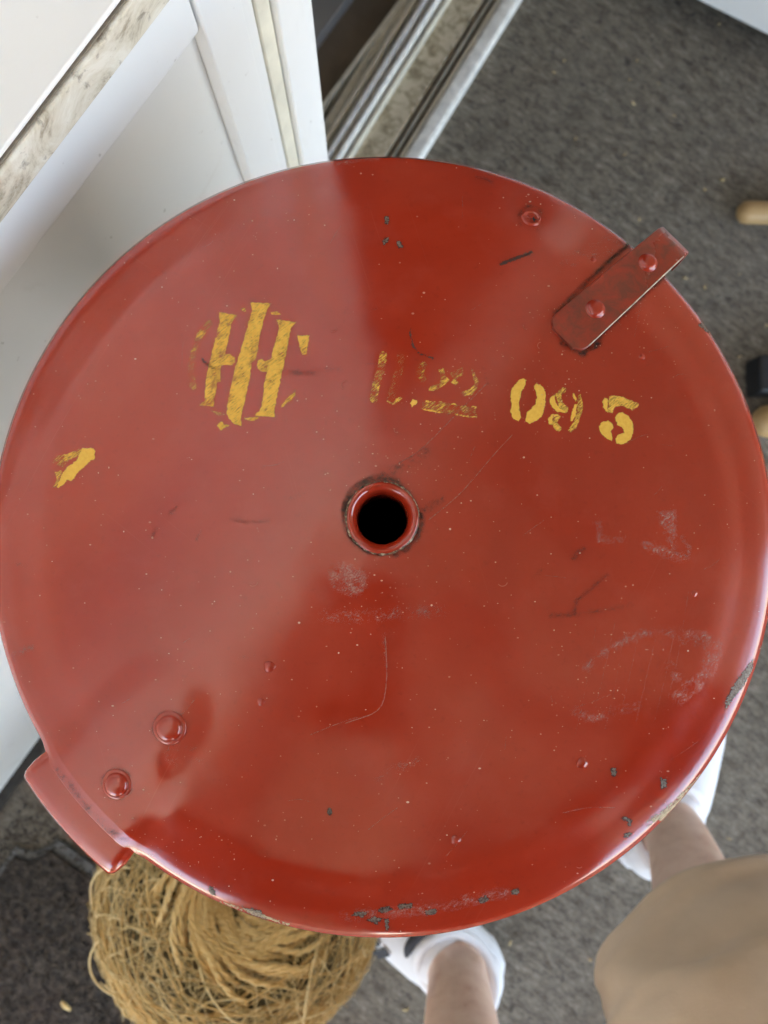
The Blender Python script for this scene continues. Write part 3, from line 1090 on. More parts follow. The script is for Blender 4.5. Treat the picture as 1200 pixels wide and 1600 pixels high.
decal("hairline_scratch", [('s', T3([(422, 850), (428, 900), (440, 940), (470, 970), (530, 990)]), 0.9, 0.3)], M_CHIPEDGE)
decals("dark_scrape", [('s', B8([(160, 432), (220, 430), (280, 425), (400, 405), (500, 385)]), 4.2, 0.50), ('s', B8([(262, 415), (270, 370), (330, 320), (395, 262)]), 3.6, 0.45),
                      ('s', B8([(255, 190), (300, 150)]), 5.0, 0.49), ('s', B8([(95, 270), (120, 245)]), 4.0, 0.56)], M_DARKSCUFF)
decals("dark_scrape", [('s', [(362, 812), (390, 816), (418, 814)], 4.0, 0.53), ('s', [(238, 838), (244, 826)], 2.2, 0.42), ('s', [(266, 802), (276, 792)], 2.4, 0.42), ('s', [(306, 845), (314, 830)], 1.6, 0.42), ('s', [(446, 780), (480, 770)], 4.0, 0.58)], M_DARKSCUFF)
decals("dark_scrape", [('s', [(440, 580), (480, 582), (530, 578)], 6.0, 0.55), ('s', [(565, 568), (612, 570)], 1.0, 0.5), ('s', [(22, 880), (40, 884)], 3.0, 0.52)], M_DARKSCUFF)
decal("dark_tick", [('s', E([(195, 610), (240, 650), (300, 690)]), 1.6, 0.2)], M_CHIPEDGE)
decals("dark_scrape", [('s', [(398, 1022), (372, 1030)], 1.6, 0.48), ('s', [(755, 575), (762, 600)], 3.0, 0.55), ('s', [(580, 485), (612, 470)], 2.5, 0.56)], M_DARKSCUFF)
decals("pale_scuff", [('s', B8([(360, 40), (365, 120), (470, 112)]), 7.6, 0.545), ('s', B8([(560, 140), (640, 170), (700, 190)]), 11.0, 0.545), ('p', B8([(590, -10), (690, -10), (692, 190), (640, 120)]), 0.52),
                     ('s', B8([(705, 105), (742, 150), (730, 195)]), 4.4, 0.500)], M_SCUFF)
decals("pale_scuff", [('s', B8([(310, 650), (370, 590), (460, 540), (540, 505), (620, 492), (690, 510)]), 9.3, 0.545), ('s', B8([(720, 520), (800, 530), (850, 570), (810, 680), (700, 770)]), 15.3, 0.540)], M_SCUFF)
decals("pale_scuff", [('s', B8([(260, 830), (340, 860), (430, 830), (520, 810)]), 9.3, 0.560), ('s', B8([(660, 640), (690, 690)]), 10.2, 0.550)], M_SCUFF)
decals("pale_scuff", [('s', [(535, 902), (550, 908)], 25.5, 0.490)], M_SCUFF)
decals("pale_scuff", [('s', [(505, 962), (560, 964), (620, 958), (690, 955)], 12.0, 0.570), ('s', [(600, 990), (603, 1040)], 3.0, 0.520)], M_SCUFF)
decals("pale_scuff", [('s', [(590, 1216), (620, 1200), (650, 1190)], 9.0, 0.570)], M_SCUFF)
decals("pale_scuff", [('s', C2([(480, 560), (600, 555), (760, 540), (900, 505), (980, 490)]), 11.9, 0.550)], M_SCUFF)
decals("pale_scuff", [('s', [(530, 255), (560, 250), (590, 246)], 5.2, 0.490), ('s', [(26, 1020), (48, 1012)], 7.5, 0.540)], M_SCUFF)
decals("pale_scuff", [('s', C2([(-60, 60), (20, 60)]), 17.0, 0.620), ('s', [(880, 410), (960, 380)], 18.0, 0.620)], M_SCUFF)

# grime round the grommet, strap and rivets
cp = lambda cx, cy, r_, a0, a1, n=24: [(cx + r_ * math.cos(rad(a)), cy + r_ * math.sin(rad(a))) for a in np.linspace(a0, a1, n)]
GX, GY = 596, 808
decal("grommet_grime", [('s', cp(GX, GY, 57, 0, 360, 50), 3.4, 0.43), ('s', cp(GX, GY - 2, 59, 190, 295, 30), 6.0, 0.46), ('s', cp(GX, GY, 62, -5, 70, 20), 7.0, 0.50), ('s', cp(GX, GY, 58, 90, 190, 20), 4.5, 0.46),
                        ('s', [(600, 742), (640, 722), (665, 705)], 9, 0.55), ('s', [(660, 800), (690, 780)], 7, 0.56)], M_GRIME)
strap_out = [(868, 490), (873, 513), (888, 536), (912, 548), (985, 478), (1050, 425), (1048, 412), (988, 376), (935, 424)]
decal("strap_grime", [('s', [(986, 378), (935, 423), (867, 491), (872, 515), (888, 538), (912, 550), (985, 481), (1046, 424)], 4.2, 0.44), ('s', [(880, 534), (912, 552), (935, 536)], 7.0, 0.46)], M_GRIME)


decals("lip_dark_line", [('s', [(88, 1212), (112, 1246), (140, 1278), (172, 1308), (205, 1334)], 15, 0.56), ('s', [(74, 1200), (104, 1242), (136, 1280), (170, 1313), (206, 1342)], 3.2, 0.50)], M_DARKSCUFF, lift=0.0001)  # dark line and rough patch along the lip crease
# fine scratches and dust
def scratch(pts, w=0.55, wear=0.35, nm="fine_scratch"):
    decal(nm, [('s', [tuple(p) for p in smooth_path(pts, 14)], w, wear)], M_SCRATCH, 0.00015, 0.9, 1.8)


scratch([(623, 724), (660, 700), (720, 640), (760, 600)])
scratch([(670, 812), (720, 770), (772, 710), (800, 680)])
scratch([(602, 995), (604, 1060), (592, 1108), (540, 1130)], 0.8, 0.3)
scratch([(485, 1148), (530, 1130), (560, 1120)], 0.5)
scratch([(880, 1270), (920, 1262), (960, 1262)], 0.5)
for k in range(7):
    x = 905 + k * 22 + rng.uniform(-8, 8)
    y = 1090 + rng.uniform(-40, 60)
    scratch([(x, y), (x + 14, y - 60), (x + 32, y - 120 - rng.uniform(0, 50))], 0.40, 0.52)
for k in range(34):
    x, y = rng.uniform(90, 1100), rng.uniform(330, 1360)
    if math.hypot(x - 598, y - 855) > 560 or math.hypot(x - 598, y - 808) < 90:
        continue
    a = rng.normal(-0.6, 0.5)
    L = rng.uniform(12, 60)
    scratch([(x, y), (x + L * 0.5 * math.cos(a), y + L * 0.5 * math.sin(a) + rng.normal() * 2), (x + L * math.cos(a), y + L * math.sin(a))], 0.42, 0.47)

mb = MB()
cnt = 0
while cnt < 950:
    x, y = rng.uniform(5, 1195), rng.uniform(250, 1460)
    if math.hypot(x - 598, y - 855) > 604 or math.hypot(x - 597, y - 808) < 62:
        continue
    if rng.uniform() > 0.35 + 0.65 * (0.5 + 0.5 * math.sin(x * 0.011 + 1.0) * math.cos(y * 0.009)):
        continue
    r_ = abs(rng.normal(0, 0.42)) + 0.50
    if rng.uniform() < 0.02:
        r_ *= 1.7
    if rng.uniform() < 0.4:      # drifts of dust by the rim, strap and collar
        x += (rng.normal() * 26) if cnt % 3 else 0.0
        cx_, cy_ = [(880, 560), (640, 760), (1010, 470), (300, 1330), (820, 640), (600, 920), (930, 1080)][cnt % 7]
        x, y = cx_ + rng.normal() * 55, cy_ + rng.normal() * 45
        if math.hypot(x - 598, y - 855) > 604 or math.hypot(x - 597, y - 808) < 62:
            continue
        r_ *= 0.8
    a0 = rng.uniform(0, 3)
    el = rng.uniform(0.6, 1.7)
    ps = [(x + r_ * el * math.cos(a0 + k * 1.0472), y + r_ * math.sin(a0 + k * 1.0472)) for k in range(6)]
    V = px_to_lid([p[0] for p in ps] + [x], [p[1] for p in ps] + [y], 0.00016)
    V[6][2] += r_ * 0.0001
    mb.add(V, [(k, 6, (k + 1) % 6) for k in range(6)], rng.uniform())
    cnt += 1
t_ = NT("pale_dust")
M_DUST = t_.done(t_.bsdf(t_.ramp(t_.attr("tint"), [(0.0, (0.46, 0.10, 0.06)), (0.55, (0.54, 0.20, 0.13)), (0.85, (0.62, 0.34, 0.23)), (1.0, (0.72, 0.50, 0.38))]), 0.9))
kind(mb.build("dust_specks", M_DUST, lid, tint=True), "stuff")
mb = MB()
for (x, y, a0) in [(785, 908, 0.3), (822, 510, 1.3), (845, 540, 2), (540, 602, 2.2), (395, 908, 0.2), (905, 1350, 0.8), (620, 672, 1.0), (520, 512, 0.4)]:
    ps = cp(x, y, rng.uniform(4, 8), math.degrees(a0), math.degrees(a0) + rng.uniform(60, 170), 8)
    mb.tube(px_to_lid([p[0] for p in ps], [p[1] for p in ps], 0.0003), 0.00013, 5)
kind(mb.build("lint_fibres", M_DUST, lid), "stuff")


# rivets
def orient(p):
    n = Vector(lid_normal(p[0], p[1]))
    return Matrix.Translation(p) @ n.to_track_quat('Z', 'Y').to_matrix().to_4x4()


def rivet(px, py, r_px, mat=M_RED, lift=0.0, hgt=0.55, matrix=None):
    p = px_to_lid(px, py, lift)[0]
    r_ = r_px / 613.0 * R
    a = np.linspace(0, 2 * math.pi, 28, endpoint=False)
    prof = [(1.35, -0.12), (1.30, 0.06), (1.10, 0.10), (1.02, 0.05), (0.99, 0.16), (0.95, hgt * 0.62), (0.80, hgt * 0.86), (0.5, hgt * 0.98), (0.02, hgt)]
    mb = MB()
    mb.loft([[(q * r_ * math.cos(t), q * r_ * math.sin(t), z * r_) for t in a] for q, z in prof], cap=True)
    return mb.build("rivet", mat, lid, matrix=orient(p) if matrix is None else matrix)


rivet(265, 1137, 18.5)
rivet(183, 1225, 17.0)
for (x, y, r_) in [(265, 1137, 25), (183, 1225, 23)]:
    decal("rivet_grime", [('s', cp(x, y, r_, 20, 330, 28), 3.0, 0.50)], M_GRIME, 0.0001)

for (x, y, r_) in [(910, 1192, 6), (712, 1312, 5), (421, 1042, 6), (408, 1097, 4), (1085, 927, 3.5), (1003, 557, 3.5), (927, 405, 3.5)]:
    p = px_to_lid(x, y, 0.0)[0]
    q_ = r_ / 613 * R
    mb = MB()
    mb.loft([[(k * q_ * math.cos(t) * (1 + 0.18 * math.sin(3 * t + x)), k * q_ * math.sin(t), z * q_) for t in np.linspace(0, 2 * math.pi, 14, endpoint=False)] for k, z in [(1.5, -0.05), (1.1, 0.12), (0.8, 0.36), (0.4, 0.5), (0.02, 0.52)]])
    mb.build("paint_blister", M_RED, lid, matrix=orient(p))

# torn screw hole
p = px_to_lid(830, 341, 0.0)[0]
a = np.linspace(0, 2 * math.pi, 30, endpoint=False)
r_ = 14.0 / 613 * R
mb = MB()
mb.loft([[(q * r_ * math.cos(t), q * r_ * math.sin(t), z * r_ + 0.04 * r_ * math.sin(3 * t + 1)) for t in a] for q, z in
         [(1.25, -0.10), (1.12, 0.10), (1.0, 0.24), (0.88, 0.22), (0.80, 0.06), (0.72, 0.02), (0.3, 0.03), (0.02, 0.03)]], cap=True)
hole = mb.build("torn_screw_hole", M_RED, lid, matrix=orient(p))
mb = MB()
star = []
for k in range(8):
    q = (0.60 if k % 2 == 0 else 0.16) * r_
    t = k * math.pi / 4 + 0.35
    star.append((q * math.cos(t) - 0.32 * r_, q * math.sin(t) * 0.8 + 0.06 * r_, 0.06 * r_))
mb.add(star + [(-0.32 * r_, 0.06 * r_, 0.06 * r_)], [(k, (k + 1) % 8, 8) for k in range(8)])
mb.build("torn_opening", M_CAN, hole, smooth=False)  # flat black star painted in as the dark of the tear
decal("rivet_grime", [('s', cp(830, 341, 19, 150, 420, 24), 3.5, 0.55)], M_GRIME, 0.0001)

# strap bracket riveted over the edge


def ray_at(px, py, z):
    d = CROT @ np.array([(px - 600) / f_px, (800 - py) / f_px, -1.0])
    return CAM_L + d * ((z - CAM_L[2]) / d[2])


S0 = px_to_lid(890, 518, 0.0022)[0]
S1 = px_to_lid(1064, 364, 0.0)[0]
for _ in range(8):
    dv_ = S1[:2] - S0[:2]
    m_ = S0[:2] + dv_ * 0.45
    sl_ = (float(lid_h(m_[0] / R, m_[1] / R)) - float(lid_h(S0[0] / R, S0[1] / R))) / (np.linalg.norm(dv_) / R * 0.45)
    S1 = ray_at(1064, 364, float(lid_h(S0[0] / R, S0[1] / R)) * R + sl_ * np.linalg.norm(dv_) + 0.0022)
dirv = np.array([S1[0] - S0[0], S1[1] - S0[1]])
Lst = np.linalg.norm(dirv)
dirv /= Lst
nrm = np.array([-dirv[1], dirv[0]])
zs0 = float(lid_h(S0[0] / R, S0[1] / R)) * R
mid = S0[:2] + dirv * Lst * 0.45
zm = float(lid_h(mid[0] / R, mid[1] / R)) * R
slope = (zm - zs0) / (Lst * 0.45)
HW = 36.0 / 613 * R
TK = 0.0016
path = []
ts_ = np.concatenate([-0.0034 + 0.0054 * np.linspace(0, 1, 10) ** 2, np.linspace(0.0024, Lst - 0.0085, 22)])
nst = len(ts_)
for t in ts_:
    path.append((t, zs0 + slope * t - 0.0003))
tb, zb = path[-1]
for k in range(1, 9):
    a_ = rad(90 * k / 8)
    path.append((tb + 0.0085 * math.sin(a_), zb - 0.0075 * (1 - math.cos(a_)) + slope * 0.0085 * math.sin(a_)))
path.append((path[-1][0] - 0.0004, path[-1][1] - 0.005))
path.append((path[-1][0] - 0.0022, path[-1][1] - 0.0022))
path = np.array(path)
tang = np.gradient(path, axis=0)
tang /= np.linalg.norm(tang, axis=1)[:, None]
pn = np.stack([-tang[:, 1], tang[:, 0]], 1)
rings = []
for i, ((t, z), (n0, n1)) in enumerate(zip(path, pn)):
    hw = HW * (1 - 0.16 * min(1.0, max(0.0, t) / Lst))
    if t < 0.002:
        hw *= max(0.30, 1 - ((0.002 - t) / 0.0056) ** 2.6) ** (1 / 2.6)
    ring = []
    prof = [(-1, 0.0), (-1, 0.75), (-0.965, 0.97), (-0.9, 1.0), (-0.4, 1.02), (0.0, 1.03), (0.4, 1.02), (0.9, 1.0), (0.965, 0.97), (1, 0.75), (1, 0.0), (0, 0.0)]
    for (u, q) in prof:
        # rounded inner end: the middle reaches further than the corners
        sh = 0.0
        tt = t + n0 * q * TK + sh
        zz = z + n1 * q * TK
        xy = S0[:2] + dirv * tt + nrm * u * hw
        ring.append((xy[0], xy[1], zz))
    rings.append(ring)
mb = MB()
mb.loft(rings, cap=True)
strap = mb.build("strap_bracket", M_RED_WORN, lid)
es = strap.modifiers.new("split", 'EDGE_SPLIT')
es.split_angle = rad(38)
M_BARE = mat_plain("bare_bright_edge", (0.62, 0.50, 0.40, 1), 0.45, 400, 0.4, metallic=0.3)
mb = MB()
mb.tube([tuple(np.append(S0[:2] + dirv * t_ - nrm * HW * (1 - 0.16 * min(1.0, t_ / Lst)) * 0.995, z_ + TK * 0.93)) for t_, z_ in path[9:nst + 2]], 0.00025, 6)
mb.build("bare_edge", M_BARE, strap)
for t_ in (0.23, 0.70):
    tt = Lst * t_
    xy = S0[:2] + dirv * tt
    z = zs0 + slope * tt - 0.0003 + TK * 1.02
    nv = Vector((-slope * dirv[0], -slope * dirv[1], 1)).normalized()
    mtx = Matrix.Translation((xy[0], xy[1], z)) @ nv.to_track_quat('Z', 'Y').to_matrix().to_4x4()
    r_ = 13.2 / 613 * R
    a = np.linspace(0, 2 * math.pi, 28, endpoint=False)
    mb = MB()
    mb.loft([[(q * r_ * math.cos(k), q * r_ * math.sin(k), zz * r_) for k in a] for q, zz in [(1.22, -0.02), (1.16, 0.10), (1.0, 0.10), (0.97, 0.34), (0.84, 0.50), (0.5, 0.58), (0.02, 0.60)]], cap=True)
    o = mb.build("rivet", M_RED, strap)
    o.matrix_local = mtx

# pressed lip (hinge tab) at the lower edge of the lid
rings = []
for k in range(41):
    u = -1 + 2 * k / 40
    t = TAB_A + u * TAB_H * 1.02
    e = max(0.0, abs(u) - 0.86) / 0.14
    out = 1 - 0.45 * (1 - math.sqrt(max(0, 1 - e * e)))
    drop = -0.010 * e * e
    prof = [(0.955, 0.030), (1.000, 0.0195), (1.028, 0.0165), (1.052, 0.0120), (1.072, 0.0030), (1.084, -0.010), (1.088, -0.028), (1.084, -0.050), (1.078, -0.050), (1.080, -0.028), (1.066, -0.006), (1.030, 0.0060), (1.000, 0.0080), (0.955, 0.018)]
    ring = []
    for q, z in prof:
        if q > 1.0:
            q = 1.0 + (q - 1.0) * out
        ring.append((q * R * math.cos(t), q * R * math.sin(t), (z + drop) * R))
    rings.append(ring)
mb = MB()
mb.loft(rings, cap=True)
tab = mb.build("edge_lip", M_RED, lid)
es = tab.modifiers.new("split", 'EDGE_SPLIT')
es.split_angle = rad(50)

# added unseen can under the lid; its black lining darkens the hole
canN = 72
tc = np.linspace(0, 2 * math.pi, canN, endpoint=False)
top_o = [LID @ Vector((0.955 * R * math.cos(t), 0.955 * R * math.sin(t), -0.02 * R)) for t in tc]
ctr = LID.translation
lip_i = [LID @ Vector((0.935 * R * math.cos(t), 0.935 * R * math.sin(t), -0.02 * R)) for t in tc]
bot_o = [Vector((ctr.x + 0.72 * R * math.cos(t), ctr.y + 0.72 * R * math.sin(t), 0.001)) for t in tc]
bot_i = [Vector((ctr.x + 0.70 * R * math.cos(t), ctr.y + 0.70 * R * math.sin(t), 0.006)) for t in tc]
can = empty("added_hopper_can", (ctr.x, ctr.y, 0))
tag(can, "added hopper can under the red lid, its blackened inside showing through the centre hole", "can")
M_GALV = mat_plain("dull_galvanised_steel", (0.42, 0.42, 0.41, 1), 0.5, 30, 0.2, metallic=0.3)  # unseen pale outside, chosen to send light back onto the wall
mb = MB()
mb.loft([bot_o, top_o, lip_i], cap=False)
under(mb.build("can_wall", M_GALV), can)
mb = MB()
mb.loft([[p + (Vector((ctr.x, ctr.y, p.z)) - p) * 0.01 for p in lip_i], bot_i], cap=False)
mb.add([tuple(p) for p in bot_i], [tuple(range(canN))])
under(mb.build("can_lining", M_CAN), can)

# ------------------------------------------------------------------ ball of twine on the mat
TB = np.array([-0.131, -0.354, 0.139])
RA, RB = 0.141, 0.127


def ball_pt(d, k=1.0, e=2.5):
    d = np.asarray(d, float)
    s = (np.abs(d) ** e).sum(-1) ** (1 / e)
    h = np.hypot(d[..., 0], d[..., 1])
    s2 = (h ** e + np.abs(d[..., 2]) ** e) ** (1 / e)
    q = d / s2[..., None] * k
    q = q * np.array([RA, RA, RB])
    # funnel at the poles
    hh = np.hypot(q[..., 0], q[..., 1])
    q[..., 2] = q[..., 2] - np.sign(q[..., 2]) * 0.050 * np.exp(-(hh / 0.045) ** 2)
    return q


ball = empty("twine_ball", tuple(TB))
ball.rotation_euler = Euler((rad(-21), rad(21), 0.3), 'XYZ')      # it lies leaning towards the can
tag(ball, "frayed ball of tan sisal twine on the brown doormat below the lid", "twine ball")
# matted core, darkened as shade for the gaps between cords
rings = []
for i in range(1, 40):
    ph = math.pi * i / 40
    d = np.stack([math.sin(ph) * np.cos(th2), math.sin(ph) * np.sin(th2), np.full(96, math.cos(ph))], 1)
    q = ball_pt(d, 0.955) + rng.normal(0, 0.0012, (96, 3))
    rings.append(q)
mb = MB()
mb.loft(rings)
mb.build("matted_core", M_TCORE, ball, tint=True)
# wound cords
mb = MB()
for i in range(210):
    g = rad(rng.uniform(27, 82)) if i > 90 else rad(rng.uniform(58, 88))
    ph = rng.uniform(0, 2 * math.pi)
    t = np.linspace(0, 2 * math.pi, 56, endpoint=False)
    u = np.array([math.cos(ph), math.sin(ph), 0])
    v = np.array([-math.sin(ph) * math.sin(g), math.cos(ph) * math.sin(g), math.cos(g)])
    d = np.cos(t)[:, None] * u + np.sin(t)[:, None] * v
    k = 0.955 + rng.uniform(0.0, 0.035) + 0.010 * np.sin(t * rng.integers(2, 6) + rng.uniform(0, 6))
    q = ball_pt(d) * np.asarray(k)[:, None]
    wob_ = np.stack([np.sin(t * 5 + rng.uniform(0, 6)), np.cos(t * 4 + rng.uniform(0, 6)), np.sin(t * 6 + rng.uniform(0, 6))], 1) * 0.0018
    mb.tube(q + wob_, rng.uniform(0.0006, 0.0013), 5, closed=True, tint=rng.uniform(0.1, 0.9))
kind(mb.build("wound_cords", M_TWINE, ball, tint=True), "stuff")
# thick cords swirling round the hole, each one tangent to it
mb = MB()


def cap_z(h):
    return RB * (max(0.0, 1 - (h / RA) ** 2.5)) ** 0.4 - 0.050 * math.exp(-(h / 0.045) ** 2)


for layer in range(4):
    nl = [26, 30, 34, 30][layer]
    for j in range(nl):
        a0 = 2 * math.pi * j / nl + rng.uniform(-0.07, 0.07)
        r0 = 0.024 + 0.008 * layer + rng.uniform(-0.003, 0.003)
        L0, L1 = rng.uniform(0.012, 0.024), rng.uniform(0.040, 0.062)
        q_ = np.linspace(0, 1, 16)
        r1 = r0 + rng.uniform(0.026, 0.044)
        rr_ = r0 + (r1 - r0) * q_ ** 1.35 + 0.0012 * np.sin(q_ * rng.uniform(7, 12) + rng.uniform(0, 6))
        aa = a0 + rng.uniform(1.0, 1.6) * q_ + 0.03 * np.sin(q_ * rng.uniform(9, 14) + rng.uniform(0, 6))
        x, y = np.cos(aa) * rr_, np.sin(aa) * rr_
        z = np.array([cap_z(math.hypot(p, q)) for p, q in zip(x, y)]) + 0.0012 * layer + 0.0028 * np.sin(math.pi * np.linspace(0, 1, 16)) - 0.003 + rng.uniform(-0.001, 0.0018)
        z[-3:] -= np.array([0.001, 0.003, 0.006])
        ctrl = np.column_stack([x, y, z])
        fine = smooth_path(ctrl, 40)
        tw = np.linspace(0, rng.uniform(26, 34), 40) + rng.uniform(0, 6)
        tn = np.gradient(fine, axis=0)
        tn /= np.linalg.norm(tn, axis=1)[:, None]
        sdv = np.cross(tn, np.array([0, 0, 1.0]))
        sdv /= np.linalg.norm(sdv, axis=1)[:, None]
        upn = np.cross(sdv, tn)
        tint_ = rng.uniform(0.35, 1.0)
        cr = rng.uniform(0.0012, 0.0016)
        for ply in (0, math.pi):
            mb.tube(fine + (np.cos(tw + ply)[:, None] * sdv + np.sin(tw + ply)[:, None] * upn) * cr * 0.9, cr * 1.15, 5, tint=tint_)
kind(mb.build("inner_loops", M_TWINE, ball, tint=True), "stuff")
# loose fibres
mb = MB()
for i in range(3000):
    z = rng.uniform(-0.5, 0.95)
    a0 = rng.uniform(0, 2 * math.pi)
    d0 = np.array([math.cos(a0) * math.sqrt(1 - z * z), math.sin(a0) * math.sqrt(1 - z * z), z])
    tv = rng.normal(size=3)
    tv -= d0 * (tv @ d0)
    tv /= np.linalg.norm(tv)
    L = rng.uniform(0.15, 0.55)
    cv = rng.normal() * 2.2
    n = 11
    d = d0.copy()
    pts = []
    lift = rng.uniform(0.985, 1.022)
    fly = rng.uniform() < 0.20
    for j in range(n):
        kk = lift + (0.05 * (j / n) ** 2 if fly else 0.012 * math.sin(j * 0.9 + a0))
        pts.append(ball_pt(d) * kk)
        side = np.cross(d, tv)
        tv = tv + side * cv * L / n + rng.normal(size=3) * 0.10
        tv -= d * (tv @ d)
        tv /= np.linalg.norm(tv)
        d = d + tv * L / n
        d /= np.linalg.norm(d)
    mb.tube(pts, rng.choice([0.00022, 0.0003, 0.0004, 0.0007], p=[0.35, 0.35, 0.2, 0.1]), 4, tint=rng.uniform(0, 1), cap=False)
kind(mb.build("loose_fibres", M_FIBRE, ball, tint=True), "stuff")
mb = MB()
for (lon, lat, hd, turn, L, fly) in [(-62, 58, 200, 75, 0.13, 0.02), (-150, 62, -40, 60, 0.11, 0.03), (-100, 40, 10, -80, 0.12, 0.03), (175, 25, -70, 100, 0.06, 0.07), (-35, 50, -120, 50, 0.10, 0.03), (150, 45, -100, 70, 0.09, 0.05)]:
    d = np.array([math.cos(rad(lon)) * math.cos(rad(lat)), math.sin(rad(lon)) * math.cos(rad(lat)), math.sin(rad(lat))])
    e1 = np.cross([0, 0, 1.0], d)
    e1 /= np.linalg.norm(e1)
    e2 = np.cross(d, e1)
    tv = e1 * math.cos(rad(hd)) + e2 * math.sin(rad(hd))
    pts = []
    n = 26
    for j in range(n):
        pts.append(ball_pt(d) * (1.015 + fly * math.sin(math.pi * j / (n - 1))))
        tv = tv + np.cross(d, tv) * rad(turn) / n
        d = d + tv * (L / RA) / n
        d /= np.linalg.norm(d)
        tv -= d * (tv @ d)
        tv /= np.linalg.norm(tv)
    mb.tube(pts, 0.0009, 6, tint=0.95)
kind(mb.build("loose_strands", M_FIBRE, ball, tint=True), "stuff")

# ------------------------------------------------------------------ wooden chair base at the picture's edge
chair = empty("wooden_chair", (0.75, 0.28, 0))
tag(chair, "light tan wooden chair with rounded floor runners and a black foot beside the lid", "chair")


def rod(pts, r_, nm, m, sides=14, rounded=True):
    P = np.array(pts, float)
    d = (P[0] - P[1]) / np.linalg.norm(P[0] - P[1])
    if rounded:
        P = np.vstack([P[0] + d * r_ * 0.98, P[0] + d * r_ * 0.8, P[0] + d * r_ * 0.45, P])
        rr_ = [r_ * 0.15, r_ * 0.6, r_ * 0.9] + [r_] * (len(P) - 3)
    else:
        rr_ = r_
    mb = MB()
    mb.tube(P, rr_, sides)
    return under(mb.build(nm, m), chair)


rod([(0.473, 0.417, 0.015), (0.70, 0.412, 0.015), (1.05, 0.397, 0.015)], 0.0140, "runner", M_WOOD)
rod([(0.490, 0.153, 0.022), (0.70, 0.150, 0.022), (1.05, 0.140, 0.022)], 0.0205, "runner", M_WOOD)
mb = MB()
mb.box((0.472, 0.1855, 0.001), (0.56, 0.232, 0.040))
under(mb.build("foot_block", M_BLACK, bevel=0.005), chair)
for (x, y0) in [(0.62, 0.414), (1.0, 0.399), (0.62, 0.152), (1.0, 0.142)]:
    rod([(x, y0, 0.02), (x + 0.02, y0, 0.42)], 0.014, "leg", M_WOOD, rounded=False)
mb = MB()
mb.box((0.60, 0.13, 0.421), (1.05, 0.42, 0.455))
under(mb.build("seat", M_WOOD, bevel=0.01), chair)
for z_ in (0.58, 0.70, 0.82):
    mb = MB()
    mb.box((1.03, 0.13, z_), (1.05, 0.42, z_ + 0.07))
    under(mb.build("back_slat", M_WOOD, bevel=0.006), chair)
for y_ in (0.15, 0.40):
    rod([(1.06, y_, 0.44), (1.075, y_, 0.92)], 0.013, "back_post", M_WOOD, rounded=False)

# ------------------------------------------------------------------ the photographer
person = empty("person", (0.22, -0.72, 0))
tag(person, "person in khaki shorts and white slip-on shoes sitting beside the lid", "person")
KR, AR = np.array([0.268, -0.352, 0.385]), np.array([0.338, -0.318, 0.095])
KL, AL = np.array([0.068, -0.470, 0.420]), np.array([0.097, -0.474, 0.095])
HR, HL = np.array([0.320, -0.740, 0.470]), np.array([0.160, -0.820, 0.470])
PV = (HR + HL) / 2
body = MB()


def limb(pts, rs, n=24, sides=18):
    P = smooth_path(pts, n)
    r_ = np.interp(np.linspace(0, 1, n), np.linspace(0, 1, len(rs)), rs)
    body.tube(P, r_, sides)


def leg(hip, knee, ankle, toe_dir, back):
    limb([hip, hip * 0.5 + knee * 0.5 + np.array([0, 0, 0.01]), knee], [0.085, 0.074, 0.060, 0.054])
    calf = knee * 0.68 + ankle * 0.32 + back * 0.018
    mid_ = knee * 0.45 + ankle * 0.55 + back * 0.008
    limb([knee + np.array([0, 0, 0.01]), calf, mid_, ankle, ankle - np.array([0, 0, 0.055])], [0.050, 0.053, 0.055, 0.050, 0.040, 0.034, 0.033, 0.036], 30)
    body.ellipsoid(knee + np.array([0, 0.006, 0.004]), (0.052, 0.052, 0.055))
    t3 = np.array([toe_dir[0], toe_dir[1], 0])
    for sg in (-1, 1):
        body.ellipsoid(ankle + np.array([toe_dir[1], -toe_dir[0], 0]) * 0.026 * sg + np.array([0, 0, -0.004 + 0.006 * sg]), (0.013, 0.013, 0.016))
    limb([ankle + np.array([0, 0, -0.03]) - t3 * 0.035, ankle + np.array([0, 0, -0.045]) + t3 * 0.04, ankle + np.array([0, 0, -0.062]) + t3 * 0.14], [0.026, 0.022, 0.016])


TDR = np.array([0.25, 0.97])
TDR /= np.linalg.norm(TDR)
TDL = np.array([-0.70, 0.71])
TDL /= np.linalg.norm(TDL)
leg(HR, KR, AR, TDR, np.array([0.35, -0.6, 0]))
leg(HL, KL, AL, TDL, np.array([0.2, -0.7, 0]))
NK = np.array([0.080, -0.350, 1.10])
limb([HL + np.array([0, 0, 0.02]), PV, HR + np.array([0, 0, 0.02])], [0.095, 0.11, 0.095])
limb([PV, PV * 0.6 + NK * 0.4 + np.array([0.02, -0.03, 0]), NK - np.array([0, 0, 0.08])], [0.10, 0.088, 0.092, 0.08])
side = (HR - HL) / np.linalg.norm(HR - HL)
SL, SR = NK - side * 0.17 - np.array([0, 0, 0.06]), NK + side * 0.17 - np.array([0, 0, 0.06])
limb([SL, NK - np.array([0, 0, 0.05]), SR], [0.055, 0.075, 0.055])
HDc = np.array([0.030, -0.215, 1.240])
limb([NK - np.array([0, 0, 0.05]), NK * 0.4 + HDc * 0.6], [0.055, 0.052])
body.ellipsoid(HDc, (0.078, 0.092, 0.112))
body.ellipsoid(HDc + np.array([-0.03, 0.088, -0.020]), (0.013, 0.018, 0.018))     # nose
for sgn in (-1, 1):
    body.ellipsoid(HDc + np.array([0.080 * sgn, -0.005, -0.005]), (0.012, 0.02, 0.03))   # ears
EL, ER = np.array([-0.215, -0.33, 0.88]), np.array([0.330, -0.175, 0.88])
